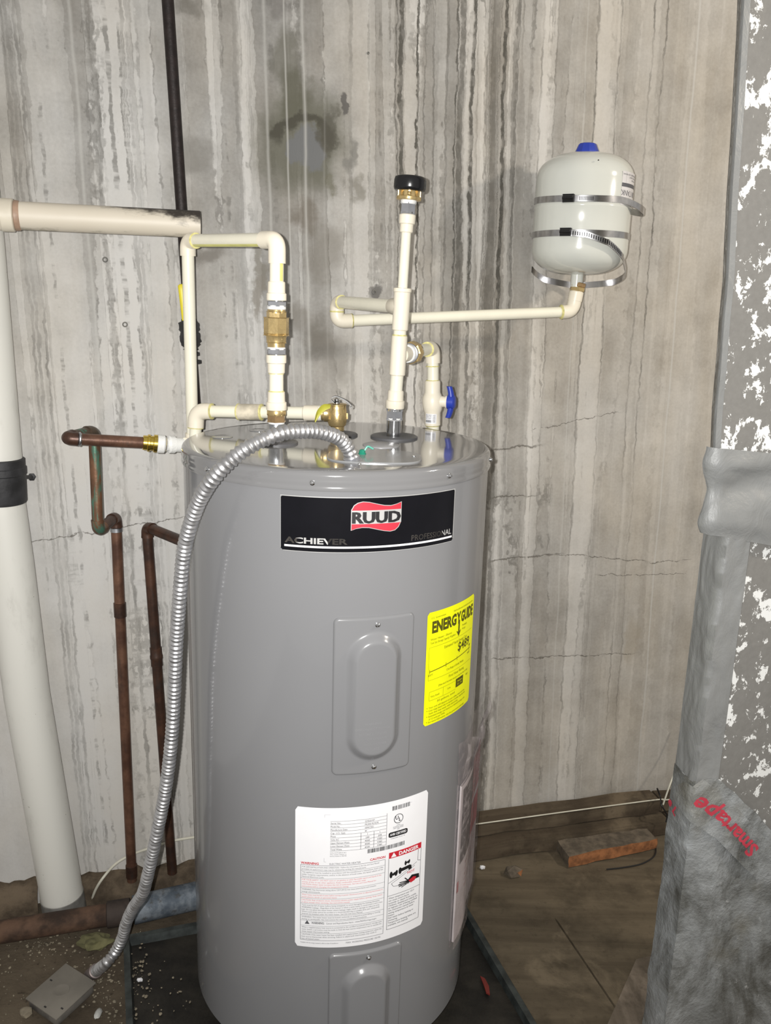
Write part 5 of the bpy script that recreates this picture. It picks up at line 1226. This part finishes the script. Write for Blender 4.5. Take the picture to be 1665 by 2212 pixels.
def dirt2():
    t = NT('dusty_rubble'); o = t.tc.outputs['Object']; n = t.noise(o, 14, 7, .65)
    t.bump(t.noise(o, 50, 5), .7, .006); t.fin(Base_Color=t.mix(t.step(n, .35, .65), (.06, .046, .033), (.15, .115, .08)), Roughness=.95, Specular_IOR_Level=.1); return t.m
DIRT2 = dirt2()
floor_things()
# ------------------------------------------------------------------ document pouch on the heater's right side
def pouch():
    R = HR - .0025
    ths, zs_ = on_cyl(988, 1730, R); thb, zb_ = on_cyl(972, 2040, R)
    th0 = (ths + thb) / 2; top = on_cyl(990, 1700, R)[1] + .0; hgt = top - zb_; tg = 1.50
    def place(x, y, l):
        th = th0 + x / R
        if th <= tg: p = Vector((HX + (R + l) * sin(th), HY - (R + l) * cos(th), 0))
        else:
            e = (th - tg) * R; p = Vector((HX + (R + l) * sin(tg) + e * cos(tg), HY - (R + l) * cos(tg) + e * sin(tg), 0)); p += Vector((1, 0, 0)) * e * .22
        return Vector((p.x, p.y, top - y))
    sh = Sheet(place); w = .185
    t = thing('document_pouch', place(0, hgt, 0), 'clear plastic document pouch with red and grey manual hanging on right flank of heater', 'pouch')
    bm = bmesh.new(); N, M = 22, 26
    for s, lf in ((0, .0006), (1, .0085)):
        rows = []
        for j in range(M + 1):
            r = []
            for i in range(N + 1):
                x = -.006 + (w + .012) * i / N; y = -.085 + (hgt + .088) * j / M
                k = max(0, -y) / .085; nz = mnoise.noise(Vector((x * 28, y * 24, s * 5)))
                l = lf + (.002 * nz + .018 * k * (.5 + nz) if s else 0) ; yy = y + k * .012 * mnoise.noise(Vector((x * 40, s, 3)))
                r.append(place(x - .012 * k * nz, yy, max(l, .0004)))
            rows.append(r)
        add_grid(bm, rows)
    obj('clear_sleeve', bm, FILM, t, smooth=2)
    bm = bmesh.new(); l = .0048
    b0, b1 = .004, w - .004
    add_grid(bm, [[place(b0 + (b1 - b0) * i / 16, y, l) for i in range(17)] for y in (.0, hgt * .5, hgt - .004)]); add_grid(bm, [[place(b0 + (b1 - b0) * i / 16, y, .0012) for i in range(17)] for y in (.0, hgt * .5, hgt - .004)])
    add_grid(bm, [[place(b0, y, k) for k in (.0012, l)] for y in (0, hgt - .004)]); add_grid(bm, [[place(b1, y, k) for k in (.0012, l)] for y in (0, hgt - .004)])
    mn = obj('manual', bm, mat('manual_paper', (.50, .45, .45), .6), t, smooth=.8)
    prints(sh, 'grey_panel', mat('dark_grey_print', (.055, .048, .048), .5), mn, lambda bm: (sh.patch(bm, .012, .010, .105, hgt * .50, .0052, 8, 1)))
    prints(sh, 'red_panel', mat('faded_red_print', (.38, .10, .11), .5, var=.25, vs=60), mn, lambda bm: ([sh.line(bm, .110, .012 + .010 * k, w - .006, .004 + .010 * k, .006, .0053, 6) for k in range(9)], sh.patch(bm, .108, .105, w - .006, .17, .0053, 6, 1), sh.patch(bm, .0045, hgt * .60, .012, hgt * .67, .0053, 2, 1)))
    def tx(bm):
        for k, s in enumerate(('USE AND CARE', 'MANUAL', 'Electric water heater', 'Read before installing', 'Keep for reference')): sh.text(bm, s, .018, .035 + .016 * k, .007, .0056, width=min(.08, len(s) * .006))
    prints(sh, 'manual_print', mat('pale_print', (.42, .38, .38), .5), mn, tx)
    prints(sh, 'red_print', mat('faded_red_ink', (.35, .12, .12), .5), mn, lambda bm: [sh.text(bm, s, .045, hgt * .56 + .012 * k, .005, .0054, width=.12) for k, s in enumerate(('IMPORTANT - KEEP THIS MANUAL WITH THE HEATER', 'Installation instructions, warranty and parts list', 'Do not discard', 'Give these instructions to the owner', 'Retain for future reference'))])
pouch()
# ------------------------------------------------------------------ foil covered air duct at the right
def duct():
    T1 = .68
    C = on_wall(1534, 1450, T1); Bk = on_wall(1489, 1500, .632); C0 = Vector((C.x, C.y, 0))
    bk = Vector((Bk.x, Bk.y, 0)); ds = (bk - C0).normalized(); df = Vector((ds.y, -ds.x, 0)); nf = -ds; nsd = -df
    dep = (bk - C0).length
    t = thing('air_duct', C0 + df * .25, 'tall air duct wrapped in peeling grey foil at the right edge', 'duct')
    def on_front(x, y, lift=0.0):
        d = ray(x, y); return CAM + d * (nf.dot(C0 + nf * lift - CAM) / nf.dot(d))
    def section(name, z0, z1, cx, dz, m, crumple, wid=.42):
        """cx(z): shift of the front left corner along df; dz(z): how far the back left corner stands along ds / df"""
        bm = bmesh.new(); rows = []; nz = int((z1 - z0) / .016)
        for j in range(nz + 1):
            z = z0 + (z1 - z0) * j / nz; c = C0 + df * cx(z); b = dz(z)
            pr_ = []
            for k in range(6): pr_.append((c + b + Vector((.32, .95, 0)) * (.10 * (1 - k / 5)), nsd, .1))
            for k in range(1, 7): pr_.append((c + b * (1 - k / 6), nsd, .3))
            nfw = 40
            for k in range(1, nfw + 1): pr_.append((c + df * (wid * k / nfw), nf, 1))
            r = []
            for p, n, a in pr_:
                q = Vector((p.x, p.y, z)); w = mnoise.noise(q * 9) * .006 + mnoise.noise(Vector((q.x * 24, q.y * 24, q.z * 12))) * .003 + abs(mnoise.noise(Vector((q.x * 40, q.y * 40, q.z * 16)))) * .004 * crumple
                r.append(q + n * w * a * crumple)
            rows.append(r)
        add_grid(bm, rows)
        # close the back so it is a box
        bmesh.ops.holes_fill(bm, edges=[e for e in bm.edges if e.is_boundary])
        return obj(name, bm, m, t, smooth=.9)
    zc = lambda y, x=1580: on_front(x, y).z
    zs = zc(1130, 1570)
    lowb = lambda z: ds * dep
    section('lower_section', 0.0, zs + .02, lambda z: 0.0, lowb, FOILF, .35)
    # upper section: its left edge leans, read from the photo
    prof = [(on_front(x, y)) for x, y in ((1612, -150), (1607, 0), (1601, 100), (1592, 255), (1582, 400), (1577, 500), (1573, 600), (1564, 690), (1556, 800), (1547, 900), (1543, 1000), (1536, 1090))]
    tab = sorted(((p.z, (Vector((p.x, p.y, 0)) - C0).dot(df)) for p in prof))
    def cu(z):
        if z <= tab[0][0]: return tab[0][1]
        for (a, b), (c, d) in zip(tab, tab[1:]):
            if z <= c: return b + (d - b) * (z - a) / (c - a)
        return tab[-1][1]
    section('upper_section', zs - .01, 2.35, cu, lambda z: (ds * .9 + df * .5) * .05, FOILF, .25)
    # tape patches lie on the front and side faces; x runs along df from the corner (negative: on the side)
    def surf(x, z, lift, up=False):
        c = C0 + df * (cu(z) if up else 0.0)
        if x >= 0: p = c + df * x + nf * lift
        else: p = c - (ds if not up else (ds * .9 + df * .5).normalized()) * x + nsd * lift
        if x >= 0 and x < lift * 2: p += nsd * (lift - x / 2)
        return Vector((p.x, p.y, z))
    def tape(name, f0, f1, z0, z1, nz, nx, m, lift=.006, cr=1.0, up=False, parent=None):
        bm = bmesh.new(); rows = []
        for j in range(nz + 1):
            z = z0 + (z1 - z0) * j / nz; r = []
            for i in range(nx + 1):
                x = f0(j / nz) + (f1(j / nz) - f0(j / nz)) * i / nx
                zz = z(x) if callable(z) else z
                w = mnoise.noise(Vector((x * 30, zz * 14, 2))) * .004 + abs(mnoise.noise(Vector((x * 70, zz * 22, 7)))) * .004
                e = min(i, nx - i) / 3; r.append(surf(x, zz, lift + w * cr * min(1, e + .2), up))
            rows.append(r)
        add_grid(bm, rows); return obj(name, bm, m, parent or t, smooth=1.2)
    tx = (on_front(1580, 1400) - C).dot(df) + 0.0
    tx = (Vector((on_front(1580, 1400).x, on_front(1580, 1400).y, 0)) - C0).dot(df)
    za, zb = on_front(1512, 1660).z, zs + .01
    tape('corner_tape', lambda f: -dep, lambda f: tx, za - .02, zb, 90, 26, FOILT, .011, .8)
    # joint wrap between the sections: a band whose lower edge falls to the right
    bm = bmesh.new(); rows = []
    zu, zl = on_front(1548, 965).z, on_front(1565, 1150).z
    for j in range(27):
        f = j / 26; r = []
        for i in range(41):
            x = -dep + (.30 + dep) * i / 40; z = zu + (zl - zu) * f - max(x, 0) * (.10 + .12 * f)
            k = f * f * (3 - 2 * f); kk = min(max((zs - z) / .10, 0), 1); x = x if x > 0 else x * (.10 + .90 * kk * kk)
            k = min(max((zs - z) / .10, 0), 1); k = k * k * (3 - 2 * k); c = C0 + df * (cu(max(z, zs - .01)) * (1 - k)); fold = .006 * sin(f * 9 + x * 14) + .010 * mnoise.noise(Vector((x * 10, z * 26, 4))) + .004 * abs(mnoise.noise(Vector((x * 46, z * 40, 1))))
            lift = .012 + fold * min(1, 4 * min(f, 1 - f) + .15)
            if x >= 0: p = c + df * x + nf * lift + nsd * max(0, lift - x)
            else: p = c - ds * x + nsd * lift
            r.append(Vector((p.x, p.y, z)))
        rows.append(r)
    add_grid(bm, rows); obj('joint_wrap', bm, FOILT, t, smooth=1.3)
    # left edging tape of the upper section
    tape('edge_tape', lambda f: -.02, lambda f: .008, zs + .12, 2.3, 90, 8, FOILT, .003, .2, up=True)
    # lower crumpled wrap, its upper edge falls to the right
    pu = [on_front(1500, 1655), on_front(1548, 1675), on_front(1665, 1792)]
    def xof(p): return (Vector((p.x, p.y, 0)) - C0).dot(df)
    x0, x1 = xof(pu[1]), xof(pu[2]); sl = (pu[2].z - pu[1].z) / (x1 - x0)
    def ztop(x): return pu[1].z + sl * max(x - x0, 0) + .006 * mnoise.noise(Vector((x * 30, 0, 0)))
    bm = bmesh.new(); rows = []
    for j in range(70):
        f = j / 69; r = []
        for i in range(50):
            x = -dep + (.44 + dep) * i / 49; z = ztop(x) * (1 - f) + .002 * f
            w = .010 * mnoise.noise(Vector((x * 13, z * 9, 9))) + .006 * abs(mnoise.noise(Vector((x * 34, z * 16, 3)))) + .003 * mnoise.noise(Vector((x * 60, z * 40, 8)))
            r.append(surf(x, z, max(.006, .0125 + w * .6 * min(1, 6 * f + .1))))
        rows.append(r)
    add_grid(bm, rows); obj('lower_wrap', bm, FOILW, t, smooth=1.3)
    # the tape band with the printed name, running down to the right
    def band(a, b, w, name, m, lift, n=40):
        bm = bmesh.new(); d = (b[0] - a[0], b[1] - a[1]); L = hypot(*d); d = (d[0] / L, d[1] / L); pz = (-d[1], d[0]); rows = []
        for k in range(9):
            v = (k / 8 - .5) * w
            rows.append([surf(a[0] + d[0] * L * i / n + pz[0] * v, a[1] + d[1] * L * i / n + pz[1] * v, lift + .003 * mnoise.noise(Vector((i * .3, k * .6, 5)))) for i in range(n + 1)])
        add_grid(bm, rows); return obj(name, bm, m, t, smooth=1.3), d, pz
    q0, q1 = on_front(1521, 1728, .0215), on_front(1630, 1842, .0215)
    a, b = (xof(q0), q0.z), (xof(q1), q1.z); d = (b[0] - a[0], b[1] - a[1]); L = hypot(*d); d = (d[0] / L, d[1] / L)
    bo, d, pz = band((a[0] - d[0] * .022, a[1] - d[1] * .022), (b[0] + d[0] * .06, b[1] + d[1] * .06), .062, 'printed_tape', FOILW, .0185)
    ang = atan2(-d[1], d[0]) + pi
    # the lettering runs upwards from lower right, its head turned to lower left
    sh = Sheet(lambda x, y, l: surf(b[0] + (-d[0]) * x + (pz[0]) * y, b[1] + (-d[1]) * x + (pz[1]) * y, l))
    ink = mat('red_tape_ink', (.52, .05, .08), .5, var=.15)
    bm = bmesh.new(); sh.text(bm, 'Smartape', .0, .011, .024, .0215, width=L, bold=.03); obj('tape_print', bm, ink, bo)
    p2 = on_front(1482, 1762)
    sh2 = Sheet(lambda x, y, l: surf(-dep * .95 + x, p2.z - y, l))
    bm = bmesh.new(); sh2.text(bm, 'e L', .0, .0, .016, .019, width=dep * .6, bold=.04, rot=.5); obj('tape_print', bm, ink, bo)
duct()
